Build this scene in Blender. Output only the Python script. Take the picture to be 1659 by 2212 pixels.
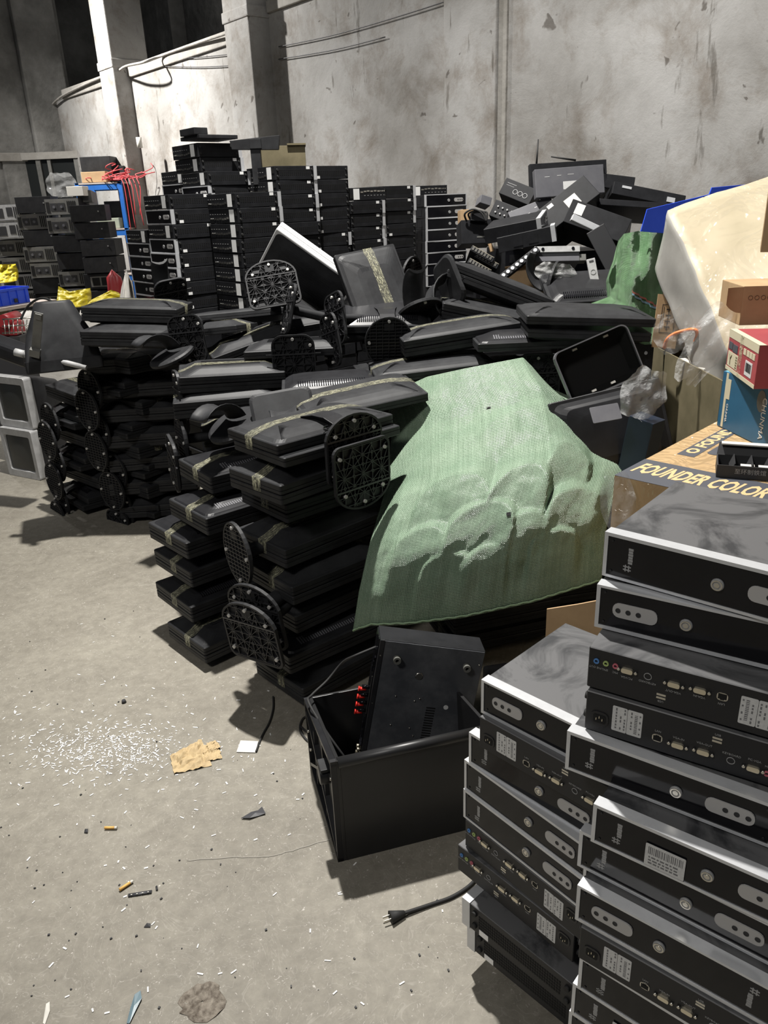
import bpy, bmesh, math, random
from mathutils import Vector as V, Matrix as MX, Euler
from math import sin, cos, pi, radians as R
rnd = random.Random(7)
for _o in list(bpy.data.objects): bpy.data.objects.remove(_o)
SC = bpy.context.scene
COL = SC.collection

# ---------------------------------------------------------------- camera, world, lamps, exposure
EYE = V((0, 0, 1.7)); FPX = 1661.0
CAMROT = MX(((0.999137302, 0.0415289343, 0.0), (-0.0156144213, 0.375664607, -0.926624138), (-0.0384817129, 0.925824741, 0.375988972)))
cd = bpy.data.cameras.new('camera'); cam = bpy.data.objects.new('camera', cd); COL.objects.link(cam)
cam.matrix_world = MX.Translation(EYE) @ CAMROT.to_4x4()
cd.sensor_fit = 'AUTO'; cd.sensor_width = 36.0; cd.lens = FPX / 2212 * 36; cd.clip_end = 200
SC.camera = cam
wd = bpy.data.worlds.new('hall_air'); SC.world = wd; wd.use_nodes = True
wd.node_tree.nodes['Background'].inputs[0].default_value = (0.80, 0.88, 1.0, 1)
wd.node_tree.nodes['Background'].inputs[1].default_value = 0.06
def lamp(name, loc, power, size, aim=None, col=(1, .97, .92), kind='AREA', spread=180):
    l = bpy.data.lights.new(name, kind); l.energy = power; l.color = col
    if kind == 'AREA':
        l.shape = 'DISK'; l.size = size; l.spread = R(spread)
    else: l.shadow_soft_size = size
    o = bpy.data.objects.new(name, l); COL.objects.link(o); o.location = loc
    d = (V(aim) - V(loc)) if aim else V((0, 0, -1))
    o.rotation_euler = d.to_track_quat('-Z', 'Y').to_euler()
    return o
lamp('hall_lamp', (-0.5, 3.7, 6.0), 315, .16, (-.1, 3.3, 0), spread=118)
lamp('far_hall_lamp', (-6.0, 9.5, 5.9), 330, .25, (-2.4, 10.6, 2.0), spread=100)
lamp('front_fill', (-3.0, -1.5, 6.0), 150, 1.2, (-.6, 3.0, 0.6))  # added soft fill from behind the camera, not a lamp of the hall
SC.view_settings.view_transform = 'Standard'; SC.view_settings.look = 'None'
SC.view_settings.exposure = 0.0; SC.view_settings.gamma = 1; SC.view_settings.use_curve_mapping = False

# ---------------------------------------------------------------- helpers
def ray(px, py): return CAMROT @ V(((px - 829.5) / FPX, -(py - 1106) / FPX, -1.0))
def atz(px, py, z=0.0):
    r = ray(px, py); return EYE + r * ((z - EYE.z) / r.z)
def aty(px, py, y):
    r = ray(px, py); return EYE + r * (y / r.y)
def rz(a): return MX.Rotation(a, 4, 'Z')
def rx(a): return MX.Rotation(a, 4, 'X')
def ry(a): return MX.Rotation(a, 4, 'Y')
def T(*p): return MX.Translation(V(p) if len(p) == 3 else V(p[0]))
def lerp(a, b, t): return a + (b - a) * t

class MB:
    def __init__(s): s.v = []; s.f = []; s.m = MX.Identity(4); s.sm = set()
    def add(s, vs, fs, smooth=False):
        n = len(s.v); s.v += [s.m @ V(p) for p in vs]
        k = len(s.f); s.f += [tuple(i + n for i in f) for f in fs]
        if smooth: s.sm |= set(range(k, len(s.f)))
        return s
    def box(s, c, d, m=None):
        x, y, z = d[0] / 2, d[1] / 2, d[2] / 2
        vs = [V((a * x, b * y, e * z)) for a in (-1, 1) for b in (-1, 1) for e in (-1, 1)]
        if m: vs = [m @ p for p in vs]
        vs = [p + V(c) for p in vs]
        return s.add(vs, [(0, 1, 3, 2), (4, 6, 7, 5), (0, 4, 5, 1), (2, 3, 7, 6), (0, 2, 6, 4), (1, 5, 7, 3)])
    def bb(s, x0, x1, y0, y1, z0, z1): return s.box(((x0 + x1) / 2, (y0 + y1) / 2, (z0 + z1) / 2), (x1 - x0, y1 - y0, z1 - z0))
    def hexa(s, p): # p: 4 bottom (ccw) then 4 top
        return s.add(p, [(3, 2, 1, 0), (4, 5, 6, 7), (0, 1, 5, 4), (1, 2, 6, 5), (2, 3, 7, 6), (3, 0, 4, 7)])
    def cyl(s, a, b, r0, r1=None, n=16, cap=True, smooth=True):
        a, b = V(a), V(b); r1 = r0 if r1 is None else r1
        q = (b - a).to_track_quat('Z', 'Y').to_matrix()
        vs = []
        for p, r in ((a, r0), (b, r1)):
            vs += [p + q @ V((r * cos(2 * pi * i / n), r * sin(2 * pi * i / n), 0)) for i in range(n)]
        s.add(vs, [(i, (i + 1) % n, n + (i + 1) % n, n + i) for i in range(n)], smooth)
        if cap: s.add(vs, [tuple(range(n))[::-1], tuple(range(n, 2 * n))])
        return s
    def tube(s, pts, r, n=8, closed=False, flat=1.0):
        pts = [V(p) for p in pts]; N = len(pts); vs = []
        up = V((0, 0, 1))
        for i, p in enumerate(pts):
            d = (pts[(i + 1) % N] - pts[i - 1]) if closed else (pts[min(i + 1, N - 1)] - pts[max(i - 1, 0)])
            if d.length < 1e-9: d = V((1, 0, 0))
            d.normalize(); u = up - d * up.dot(d)
            if u.length < 1e-3: u = V((1, 0, 0)) - d * d.x
            u.normalize(); w = d.cross(u); up = u
            rr = r[i] if isinstance(r, (list, tuple)) else r
            vs += [p + (u * cos(2 * pi * k / n) * flat + w * sin(2 * pi * k / n)) * rr for k in range(n)]
        M = N if closed else N - 1
        s.add(vs, [(i * n + k, i * n + (k + 1) % n, ((i + 1) % N) * n + (k + 1) % n, ((i + 1) % N) * n + k) for i in range(M) for k in range(n)], True)
        if not closed: s.add(vs, [tuple(range(n))[::-1], tuple(range((N - 1) * n, N * n))])
        return s
    def loft(s, rings, cap0=True, cap1=True, smooth=False, closed=True):
        n = len(rings[0]); vs = [p for r in rings for p in r]
        K = n if closed else n - 1
        s.add(vs, [(i * n + k, i * n + (k + 1) % n, (i + 1) * n + (k + 1) % n, (i + 1) * n + k) for i in range(len(rings) - 1) for k in range(K)], smooth)
        if cap0: s.add(rings[0], [tuple(range(n))[::-1]])
        if cap1: s.add(rings[-1], [tuple(range(n))])
        return s
    def prism(s, poly, z0, z1, axis='Z'):
        def p3(p, z): return V((p[0], p[1], z)) if axis == 'Z' else (V((p[0], z, p[1])) if axis == 'Y' else V((z, p[0], p[1])))
        return s.loft([[p3(p, z0) for p in poly], [p3(p, z1) for p in poly]])
    def grid(s, rows, smooth=True, closed=False):
        n = len(rows[0]); vs = [p for r in rows for p in r]; K = n if closed else n - 1
        return s.add(vs, [(i * n + k, i * n + (k + 1) % n, (i + 1) * n + (k + 1) % n, (i + 1) * n + k) for i in range(len(rows) - 1) for k in range(K)], smooth)
    def ring(s, c, r, t, h, n=24, axis='Z'):
        for_ = []
        for (rr, z) in ((r, 0), (r, h), (r - t, h), (r - t, 0)):
            row = []
            for i in range(n):
                a = 2 * pi * i / n; p = (rr * cos(a), rr * sin(a), z)
                row.append(V(c) + (V(p) if axis == 'Z' else V((p[0], p[2], p[1]))))
            for_.append(row)
        return s.loft(for_ + [for_[0]], False, False)
    def build(s, name, mat, parent=None, bevel=0, seg=2, angle=35):
        me = bpy.data.meshes.new(name); me.from_pydata([tuple(p) for p in s.v], [], s.f)
        if s.sm: 
            for i in s.sm: me.polygons[i].use_smooth = True
        bm = bmesh.new(); bm.from_mesh(me)
        bmesh.ops.remove_doubles(bm, verts=bm.verts, dist=1e-5)
        bmesh.ops.recalc_face_normals(bm, faces=bm.faces)
        if bevel:
            es = [e for e in bm.edges if len(e.link_faces) == 2 and e.calc_face_angle(0) > R(angle)]
            bmesh.ops.bevel(bm, geom=es, offset=bevel, segments=seg, affect='EDGES', clamp_overlap=True, profile=.6)
        bm.to_mesh(me); bm.free()
        o = bpy.data.objects.new(name, me); COL.objects.link(o)
        if mat: me.materials.append(mat)
        if parent: o.parent = parent
        return o
def rrect(w, h, r, n=4, cx=0, cy=0):
    out = []
    for (sx, sy, a0) in ((1, 1, 0), (-1, 1, 90), (-1, -1, 180), (1, -1, 270)):
        for i in range(n + 1):
            a = R(a0 + 90 * i / n); out.append((cx + sx * (w / 2 - r) + r * cos(a), cy + sy * (h / 2 - r) + r * sin(a)))
    return out
def tag(o, label=None, cat=None, group=None, kind=None):
    if label: o['label'] = label
    if cat: o['category'] = cat
    if group: o['group'] = group
    if kind: o['kind'] = kind
    return o
def thing(name, label, cat, m=None, group=None):
    o = bpy.data.objects.new(name, None); COL.objects.link(o); o.empty_display_size = .05
    if m is not None: o.matrix_world = m
    return tag(o, label, cat, group)
KIDS = {}
def kids(o):
    return [c for c in COL.objects if c.parent == o]
def dup(o, m=None, label=None, group=None, skip=(), parent=None, root=True):
    c = o.copy(); COL.objects.link(c)
    c.parent = parent
    if '_proto' in c: del c['_proto']
    if root:
        if m is not None: c.matrix_world = m
        if label: c['label'] = label
        if group: c['group'] = group
    if o.name not in KIDS: KIDS[o.name] = kids(o)
    for ch in KIDS[o.name]:
        if ch.name.split('.')[0] in skip: continue
        dup(ch, parent=c, root=False, skip=skip)
    return c
ORD = ['topmost', 'second', 'third', 'fourth', 'fifth', 'sixth', 'seventh', 'eighth', 'ninth', 'tenth', 'eleventh', 'twelfth', 'thirteenth', 'fourteenth', 'fifteenth', 'sixteenth', 'seventeenth', 'eighteenth', 'nineteenth', 'twentieth', 'twenty-first', 'twenty-second', 'twenty-third', 'twenty-fourth', 'twenty-fifth']
def text_mesh(mb, s, size, m, ext=.0004, align='CENTER', shear=0, bold=0):
    cu = bpy.data.curves.new('t', 'FONT'); cu.body = s; cu.size = size; cu.extrude = ext; cu.align_x = align; cu.align_y = 'CENTER'; cu.resolution_u = 2; cu.shear = shear; cu.offset = bold
    o = bpy.data.objects.new('t', cu); COL.objects.link(o)
    dg = bpy.context.evaluated_depsgraph_get(); dg.update()
    me = bpy.data.meshes.new_from_object(o.evaluated_get(dg))
    old = mb.m; mb.m = old @ m
    mb.add([v.co for v in me.vertices], [tuple(p.vertices) for p in me.polygons]); mb.m = old
    bpy.data.objects.remove(o); bpy.data.curves.remove(cu); bpy.data.meshes.remove(me)

# ---------------------------------------------------------------- materials
MT = {}
def mat(name, col, rough=.5, metal=0, bump=0, bscale=40, noise=0, nscale=6, col2=None, alpha=1, spec=.5, trans=0, coat=0, detail=6, bdist=.004, ior=1.45, contrast=None, sheen=0):
    m = bpy.data.materials.new(name); m.use_nodes = True; nt = m.node_tree; b = nt.nodes['Principled BSDF']
    b.inputs['Base Color'].default_value = (*col, 1); b.inputs['Roughness'].default_value = rough; b.inputs['Metallic'].default_value = metal
    b.inputs['Alpha'].default_value = alpha; b.inputs['Specular IOR Level'].default_value = spec
    b.inputs['Transmission Weight'].default_value = trans; b.inputs['Coat Weight'].default_value = coat; b.inputs['IOR'].default_value = ior
    tc = nt.nodes.new('ShaderNodeTexCoord')
    if noise:
        n = nt.nodes.new('ShaderNodeTexNoise'); n.inputs['Scale'].default_value = nscale; n.inputs['Detail'].default_value = detail; n.inputs['Roughness'].default_value = .65
        nt.links.new(tc.outputs['Object'], n.inputs['Vector'])
        rp = nt.nodes.new('ShaderNodeValToRGB'); lo, hi = contrast or (.35, .7)
        rp.color_ramp.elements[0].position = lo; rp.color_ramp.elements[1].position = hi
        c2 = col2 or tuple(min(1, c * (1 + noise)) for c in col)
        rp.color_ramp.elements[0].color = (*col, 1); rp.color_ramp.elements[1].color = (*c2, 1)
        nt.links.new(n.outputs['Fac'], rp.inputs['Fac']); nt.links.new(rp.outputs['Color'], b.inputs['Base Color'])
    if bump:
        n2 = nt.nodes.new('ShaderNodeTexNoise'); n2.inputs['Scale'].default_value = bscale; n2.inputs['Detail'].default_value = 4
        nt.links.new(tc.outputs['Object'], n2.inputs['Vector'])
        bp = nt.nodes.new('ShaderNodeBump'); bp.inputs['Strength'].default_value = bump; bp.inputs['Distance'].default_value = bdist
        nt.links.new(n2.outputs['Fac'], bp.inputs['Height']); nt.links.new(bp.outputs['Normal'], b.inputs['Normal'])
    MT[name] = m; return m
def node(nt, t, **kw):
    n = nt.nodes.new(t)
    for k, v in kw.items():
        if k in n.inputs: n.inputs[k].default_value = v
        else: setattr(n, k, v)
    return n
DUST = (.075, .078, .085)
mat('black_plastic', (.014, .014, .0155), .52, spec=.28, bump=.15, bscale=900, bdist=.0004, noise=1, nscale=9, col2=(.03, .031, .033))
mat('black_satin', (.012, .012, .0135), .36, spec=.4, noise=1, nscale=7, col2=(.022, .0225, .025))
mat('black_gloss', (.005, .005, .0065), .10, spec=.3, coat=.1, noise=1, nscale=5, col2=(.01, .01, .012))
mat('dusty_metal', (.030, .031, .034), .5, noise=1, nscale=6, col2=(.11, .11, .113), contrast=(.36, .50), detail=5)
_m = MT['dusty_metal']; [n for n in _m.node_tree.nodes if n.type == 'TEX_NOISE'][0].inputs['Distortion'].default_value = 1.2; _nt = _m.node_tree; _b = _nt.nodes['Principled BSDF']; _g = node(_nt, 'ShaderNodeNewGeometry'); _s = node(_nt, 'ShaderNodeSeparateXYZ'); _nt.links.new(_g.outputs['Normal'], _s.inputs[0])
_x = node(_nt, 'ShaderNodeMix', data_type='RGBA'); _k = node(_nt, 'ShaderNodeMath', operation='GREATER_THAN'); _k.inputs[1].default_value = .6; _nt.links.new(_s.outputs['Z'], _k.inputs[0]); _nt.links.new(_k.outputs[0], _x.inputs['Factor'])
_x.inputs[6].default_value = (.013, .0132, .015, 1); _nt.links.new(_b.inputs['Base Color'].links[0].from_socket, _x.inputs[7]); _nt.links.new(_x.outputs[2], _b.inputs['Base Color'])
mat('black_metal', (.011, .0114, .013), .52, spec=.2, noise=1, nscale=14, col2=(.019, .0195, .022))
mat('dark_screen', (.012, .013, .014), .35)
mat('void_black', (.004, .004, .004), .8)
mat('silver', (.66, .67, .69), .34, metal=.35, noise=1, nscale=30, col2=(.58, .59, .61))
mat('silver_plastic', (.42, .42, .42), .42, noise=1, nscale=25, col2=(.3, .3, .3))
mat('pale_rim', (.62, .62, .62), .35)
mat('steel', (.62, .6, .55), .28, metal=1)
mat('gold_pin', (.72, .66, .52), .3, metal=.8)
mat('far_label', (.85, .85, .84), .5)
mat('white_label', (.62, .62, .61), .55, noise=1, nscale=300, col2=(.5, .5, .5))
mat('ink', (.03, .03, .032), .6)
mat('pale_ink', (.16, .16, .165), .6)
mat('grey_mark', (.30, .30, .30), .4)
mat('plate_grey', (.42, .41, .40), .4)
mat('rubber', (.02, .02, .02), .7)
mat('rubber_pad', (.45, .44, .42), .6)
mat('rib_black', (.026, .026, .028), .32)
mat('jack_blue', (.08, .22, .5), .4); mat('jack_green', (.35, .45, .16), .4); mat('jack_pink', (.5, .13, .17), .4)
mat('red_plastic', (.75, .03, .02), .35)
mat('grey_metal', (.10, .10, .112), .5, noise=1, nscale=12, col2=(.125, .125, .135))
mat('beige_metal', (.17, .167, .155), .55, noise=1, nscale=8, col2=(.10, .10, .094))
mat('blue_plastic', (.02, .08, .70), .4, noise=1, nscale=5, col2=(.03, .10, .78))
mat('board_side_shade', (.34, .33, .305), .6, coat=.5, noise=1, nscale=6, col2=(.27, .26, .24))  # shade on the wrapped cream board's sides, put into the colour
mat('blue_frame', (.03, .16, .55), .4, noise=1, nscale=8, col2=(.02, .12, .42))
mat('cardboard', (.46, .31, .17), .75, noise=1, nscale=7, col2=(.36, .235, .125), bump=.2, bscale=120, bdist=.001)
mat('cardboard_dark', (.155, .13, .075), .8, noise=1, nscale=6, col2=(.10, .085, .045), bump=.2, bscale=120, bdist=.001)
mat('bundle_green', (.30, .33, .26), .7); mat('red_dark', (.25, .02, .025), .4)
mat('white_flake', (.75, .74, .72), .6); mat('kraft', (.50, .38, .21), .75, noise=1, nscale=25, col2=(.42, .31, .17)); mat('shard_grey', (.05, .05, .055), .45); mat('blue_grey', (.13, .19, .22), .4); mat('filter_tan', (.70, .42, .12), .7)
mat('chipped', (.07, .055, .042), .9, noise=1, nscale=70, col2=(.26, .23, .19))
mat('navy_card', (.010, .017, .032), .4)
mat('paper', (.62, .6, .55), .8)
mat('yellow_cloth', (.55, .45, .02), .5, bump=.2, bscale=12, bdist=.01)
mat('white_cloth', (.62, .60, .56), .6, bump=.4, bscale=25, bdist=.01)
mat('wood_top', (.42, .36, .32), .6, noise=1, nscale=10, col2=(.5, .44, .4))
mat('red_wire', (.55, .06, .07), .5); mat('orange_cable', (.85, .2, .02), .4)
mat('dark_glass', (.02, .022, .022), .12)
def tape_mat():
    m = bpy.data.materials.new('packing_tape'); m.use_nodes = True; nt = m.node_tree; b = nt.nodes['Principled BSDF']
    tc = node(nt, 'ShaderNodeTexCoord'); mp = node(nt, 'ShaderNodeMapping'); mp.inputs['Scale'].default_value = (14, 60, 14)
    n = node(nt, 'ShaderNodeTexNoise', Scale=3.0, Detail=5.0, Distortion=1.5)
    nt.links.new(tc.outputs['Object'], mp.inputs['Vector']); nt.links.new(mp.outputs['Vector'], n.inputs['Vector'])
    rp = node(nt, 'ShaderNodeValToRGB'); e = rp.color_ramp.elements
    e[0].position = .40; e[0].color = (.035,) * 3 + (1,); e[1].position = .68; e[1].color = (.6,) * 3 + (1,)
    nt.links.new(n.outputs['Fac'], rp.inputs['Fac']); nt.links.new(rp.outputs['Color'], b.inputs['Alpha'])
    b.inputs['Base Color'].default_value = (.66, .64, .44, 1); b.inputs['Roughness'].default_value = .14
    bp = node(nt, 'ShaderNodeBump', Strength=.9, Distance=.012); nt.links.new(n.outputs['Fac'], bp.inputs['Height']); nt.links.new(bp.outputs['Normal'], b.inputs['Normal'])
    MT['tape'] = m
tape_mat()
def plaster():
    m = bpy.data.materials.new('old_plaster'); m.use_nodes = True; nt = m.node_tree; b = nt.nodes['Principled BSDF']; L = nt.links.new
    tc = node(nt, 'ShaderNodeTexCoord')
    n1 = node(nt, 'ShaderNodeTexNoise', Scale=.9, Detail=8.0, Roughness=.62); L(tc.outputs['Object'], n1.inputs['Vector'])
    n2 = node(nt, 'ShaderNodeTexNoise', Scale=2.6, Detail=9.0, Roughness=.72, Distortion=.25); L(tc.outputs['Object'], n2.inputs['Vector'])
    mp = node(nt, 'ShaderNodeMapping'); mp.inputs['Scale'].default_value = (9, 9, 1.6); L(tc.outputs['Object'], mp.inputs['Vector'])
    n3 = node(nt, 'ShaderNodeTexNoise', Scale=1.0, Detail=6.0, Roughness=.6); L(mp.outputs['Vector'], n3.inputs['Vector'])
    r1 = node(nt, 'ShaderNodeValToRGB'); e = r1.color_ramp.elements; e[0].position = .34; e[0].color = (.235, .225, .21, 1); e[1].position = .64; e[1].color = (.435, .428, .418, 1)
    L(n1.outputs['Fac'], r1.inputs['Fac'])
    r2 = node(nt, 'ShaderNodeValToRGB'); e = r2.color_ramp.elements; e[0].position = .33; e[0].color = (.66, .61, .56, 1); e[1].position = .52; e[1].color = (1, 1, 1, 1)
    L(n2.outputs['Fac'], r2.inputs['Fac'])
    r3 = node(nt, 'ShaderNodeValToRGB'); e = r3.color_ramp.elements; e[0].position = .31; e[0].color = (.42, .40, .37, 1); e[1].position = .37; e[1].color = (1, 1, 1, 1)
    L(n3.outputs['Fac'], r3.inputs['Fac'])
    a = node(nt, 'ShaderNodeMix', data_type='RGBA', blend_type='MULTIPLY'); a.inputs['Factor'].default_value = 1
    L(r1.outputs['Color'], a.inputs[6]); L(r2.outputs['Color'], a.inputs[7])
    c = node(nt, 'ShaderNodeMix', data_type='RGBA', blend_type='MULTIPLY'); c.inputs['Factor'].default_value = .8
    L(a.outputs[2], c.inputs[6]); L(r3.outputs['Color'], c.inputs[7]); n4 = node(nt, 'ShaderNodeTexNoise', Scale=7.5, Detail=3.0, Distortion=.6); L(tc.outputs['Object'], n4.inputs['Vector'])
    r4 = node(nt, 'ShaderNodeValToRGB'); e = r4.color_ramp.elements; e[0].position = .265; e[0].color = (.22, .19, .16, 1); e[1].position = .305; e[1].color = (1, 1, 1, 1); L(n4.outputs['Fac'], r4.inputs['Fac'])
    d = node(nt, 'ShaderNodeMix', data_type='RGBA', blend_type='MULTIPLY'); d.inputs['Factor'].default_value = .75; L(c.outputs[2], d.inputs[6]); L(r4.outputs['Color'], d.inputs[7]); L(d.outputs[2], b.inputs['Base Color'])
    b.inputs['Roughness'].default_value = .9
    bp = node(nt, 'ShaderNodeBump', Strength=.4, Distance=.03); L(n2.outputs['Fac'], bp.inputs['Height']); L(bp.outputs['Normal'], b.inputs['Normal'])
    MT['plaster'] = m
plaster()
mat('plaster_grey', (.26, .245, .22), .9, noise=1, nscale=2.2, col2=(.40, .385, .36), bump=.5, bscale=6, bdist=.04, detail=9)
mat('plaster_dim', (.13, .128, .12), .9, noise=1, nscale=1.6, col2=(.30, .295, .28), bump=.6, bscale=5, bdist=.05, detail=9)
def concrete():
    m = bpy.data.materials.new('worn_concrete'); m.use_nodes = True; nt = m.node_tree; b = nt.nodes['Principled BSDF']; L = nt.links.new
    tc = node(nt, 'ShaderNodeTexCoord')
    n1 = node(nt, 'ShaderNodeTexNoise', Scale=1.3, Detail=9.0, Roughness=.68); L(tc.outputs['Object'], n1.inputs['Vector'])
    n2 = node(nt, 'ShaderNodeTexNoise', Scale=22.0, Detail=8.0, Roughness=.75); L(tc.outputs['Object'], n2.inputs['Vector'])
    r1 = node(nt, 'ShaderNodeValToRGB'); e = r1.color_ramp.elements; e[0].position = .36; e[0].color = (.19, .174, .142, 1); e[1].position = .66; e[1].color = (.275, .256, .212, 1)
    L(n1.outputs['Fac'], r1.inputs['Fac'])
    r2 = node(nt, 'ShaderNodeValToRGB'); e = r2.color_ramp.elements; e[0].position = .3; e[0].color = (.72, .71, .70, 1); e[1].position = .7; e[1].color = (1.1, 1.1, 1.1, 1)
    L(n2.outputs['Fac'], r2.inputs['Fac'])
    a = node(nt, 'ShaderNodeMix', data_type='RGBA', blend_type='MULTIPLY'); a.inputs['Factor'].default_value = 1
    L(r1.outputs['Color'], a.inputs[6]); L(r2.outputs['Color'], a.inputs[7])
    # pale specks and scuffs
    vo = node(nt, 'ShaderNodeTexNoise', Scale=75.0, Detail=3.0, Distortion=2.0); L(tc.outputs['Object'], vo.inputs['Vector'])
    r3 = node(nt, 'ShaderNodeValToRGB'); e = r3.color_ramp.elements; e[0].position = .66; e[0].color = (0, 0, 0, 1); e[1].position = .74; e[1].color = (1, 1, 1, 1); L(vo.outputs['Fac'], r3.inputs['Fac'])
    c = node(nt, 'ShaderNodeMix', data_type='RGBA'); L(r3.outputs['Color'], c.inputs['Factor']); L(a.outputs[2], c.inputs[6]); c.inputs[7].default_value = (.5, .47, .43, 1)
    wv = node(nt, 'ShaderNodeTexNoise', Scale=5.0, Detail=2.0, Distortion=6.0); L(tc.outputs['Object'], wv.inputs['Vector'])
    r4 = node(nt, 'ShaderNodeValToRGB'); e = r4.color_ramp.elements; e[0].position = .485; e[0].color = (0, 0, 0, 1); e[1].position = .5; e[1].color = (1, 1, 1, 1)
    k = r4.color_ramp.elements.new(.515); k.color = (0, 0, 0, 1); L(wv.outputs['Fac'], r4.inputs['Fac'])
    mm = node(nt, 'ShaderNodeMath', operation='MULTIPLY'); mm.inputs[1].default_value = .16; L(r4.outputs['Color'], mm.inputs[0])
    d = node(nt, 'ShaderNodeMix', data_type='RGBA'); L(mm.outputs[0], d.inputs['Factor']); L(c.outputs[2], d.inputs[6]); d.inputs[7].default_value = (.55, .52, .47, 1)
    L(d.outputs[2], b.inputs['Base Color']); b.inputs['Roughness'].default_value = .62
    bp = node(nt, 'ShaderNodeBump', Strength=.35, Distance=.006); L(n2.outputs['Fac'], bp.inputs['Height']); L(bp.outputs['Normal'], b.inputs['Normal'])
    MT['concrete'] = m
concrete()

# ---------------------------------------------------------------- the hall
def struct(mb, name, m, bevel=0):
    o = mb.build(name, m, None, bevel); o['kind'] = 'structure'; return o
WA = R(40); NW = V((cos(WA), sin(WA), 0)); TW = V((-sin(WA), cos(WA), 0)); DW = 5.0
def wall_at(s, off=0, z=0): return NW * (DW - off) + TW * s + V((0, 0, z))
def s_of(px, py=300, off=0):
    r = ray(px, py); k = (DW - off) / (r.x * NW.x + r.y * NW.y); p = EYE + r * k
    return p.dot(TW), p.z
MWALL = MX((( -TW.x, NW.x, 0, 0), (-TW.y, NW.y, 0, 0), (0, 0, 1, 0), (0, 0, 0, 1)))  # local x = -s (to the right), local y = into the wall
def wbox(mb, s0, s1, o0, o1, z0, z1): # s range, offset out of wall o0..o1, z range
    mb.m = MX.Identity(4); 
    pts = [wall_at(s, o, z) for z in (z0, z1) for (s, o) in ((s0, o0), (s1, o0), (s1, o1), (s0, o1))]
    mb.hexa(pts)
m = MB(); m.bb(-14, 9, -6, 24, -.1, 0); fl = struct(m, 'floor', MT['concrete'])
s_p3, _ = s_of(1052); s_p2, _ = s_of(575); s_p1, _ = s_of(285); s_end, _ = s_of(128)
_, z_ledge = s_of(560, 42)
ZL = z_ledge
m = MB(); wbox(m, -14, s_p2, -.3, 0, 0, 9); wbox(m, s_p2, s_end + .3, -.3, 0, 0, ZL - .12); struct(m, 'wall_right', MT['plaster'])
m = MB()
for a, b in ((s_p2 + .3, s_p1 - .22), (s_p1 + .3, s_end - .5)): wbox(m, a, b, -.35, .03, ZL - .13, ZL)
wbox(m, s_p2 - 3.6, s_p2 - .25, -.02, .035, ZL + .02, ZL + .12)
struct(m, 'trim_1', MT['plaster_grey'], .01)
for i, (s0, w, pr) in enumerate(((s_p2, .46, .24), (s_p1, .44, .22))):
    m = MB(); wbox(m, s0 - w / 2, s0 + w / 2, -.28, pr, 0, 9); wbox(m, s0 - w / 2 - .015, s0 + w / 2 + .015, -.27, pr + .012, ZL - .02, ZL + .08)
    struct(m, 'trim_%d' % (i + 2), MT['plaster'], .012)
m = MB(); wbox(m, s_p3 - .12, s_p3 + .42, -.1, .05, 0, 9); struct(m, 'trim_4', MT['plaster'], .012)
m = MB(); wbox(m, s_p3 - .20, s_p3 - .121, -.1, .022, 0, 9); struct(m, 'trim_5', MT['plaster_grey'], .006)
# far end wall, square to the long wall, with two dark openings
def fbox(mb, d0, d1, t0, t1, z0, z1):  # d = distance out from the long wall along the end wall, t = along TW
    mb.hexa([wall_at(t, d, z) for z in (z0, z1) for (t, d) in ((t0, d0), (t1, d0), (t1, d1), (t0, d1))])
def d_of(px, py, s):
    r = ray(px, py); k = s / (r.x * TW.x + r.y * TW.y); p = EYE + r * k
    return DW - p.dot(NW), p.z
SE = s_end
d_a, z_t = d_of(62, 108, SE); d_b, z_b = d_of(80, 283, SE)
m = MB(); fbox(m, -.3, d_a, SE, SE + .35, 0, 9); fbox(m, d_a, 9, SE, SE + .35, z_t, 9); fbox(m, d_a, 9, SE, SE + .35, 0, z_b)
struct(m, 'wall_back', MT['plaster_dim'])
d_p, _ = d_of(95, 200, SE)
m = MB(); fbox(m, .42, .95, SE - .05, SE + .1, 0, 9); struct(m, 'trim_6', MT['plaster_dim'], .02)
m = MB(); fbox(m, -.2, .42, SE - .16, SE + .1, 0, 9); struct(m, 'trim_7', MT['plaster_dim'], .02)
d1, zz1 = d_of(100, 331, SE); 
m = MB(); fbox(m, d1 - .05, 9, SE - .08, SE, zz1 - .12, zz1); struct(m, 'trim_8', MT['plaster_grey'], .01)
# the unlit hall beyond the openings
m = MB(); wbox(m, s_p2 - 4, SE + 8, -3.4, -3.2, 0, 9)
wbox(m, s_p1 + 4.0, s_p1 + 4.5, -3.2, -2.9, 0, 9)
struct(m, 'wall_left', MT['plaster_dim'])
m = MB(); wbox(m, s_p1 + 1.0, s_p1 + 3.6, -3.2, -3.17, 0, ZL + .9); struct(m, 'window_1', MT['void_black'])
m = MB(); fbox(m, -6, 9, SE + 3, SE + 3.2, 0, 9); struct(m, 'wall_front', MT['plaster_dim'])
lamp('beyond_fill', wall_at(s_p1 + .5, -2.2, 6.5), 22, .4)  # added unseen fill that lifts the black behind the openings
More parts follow.
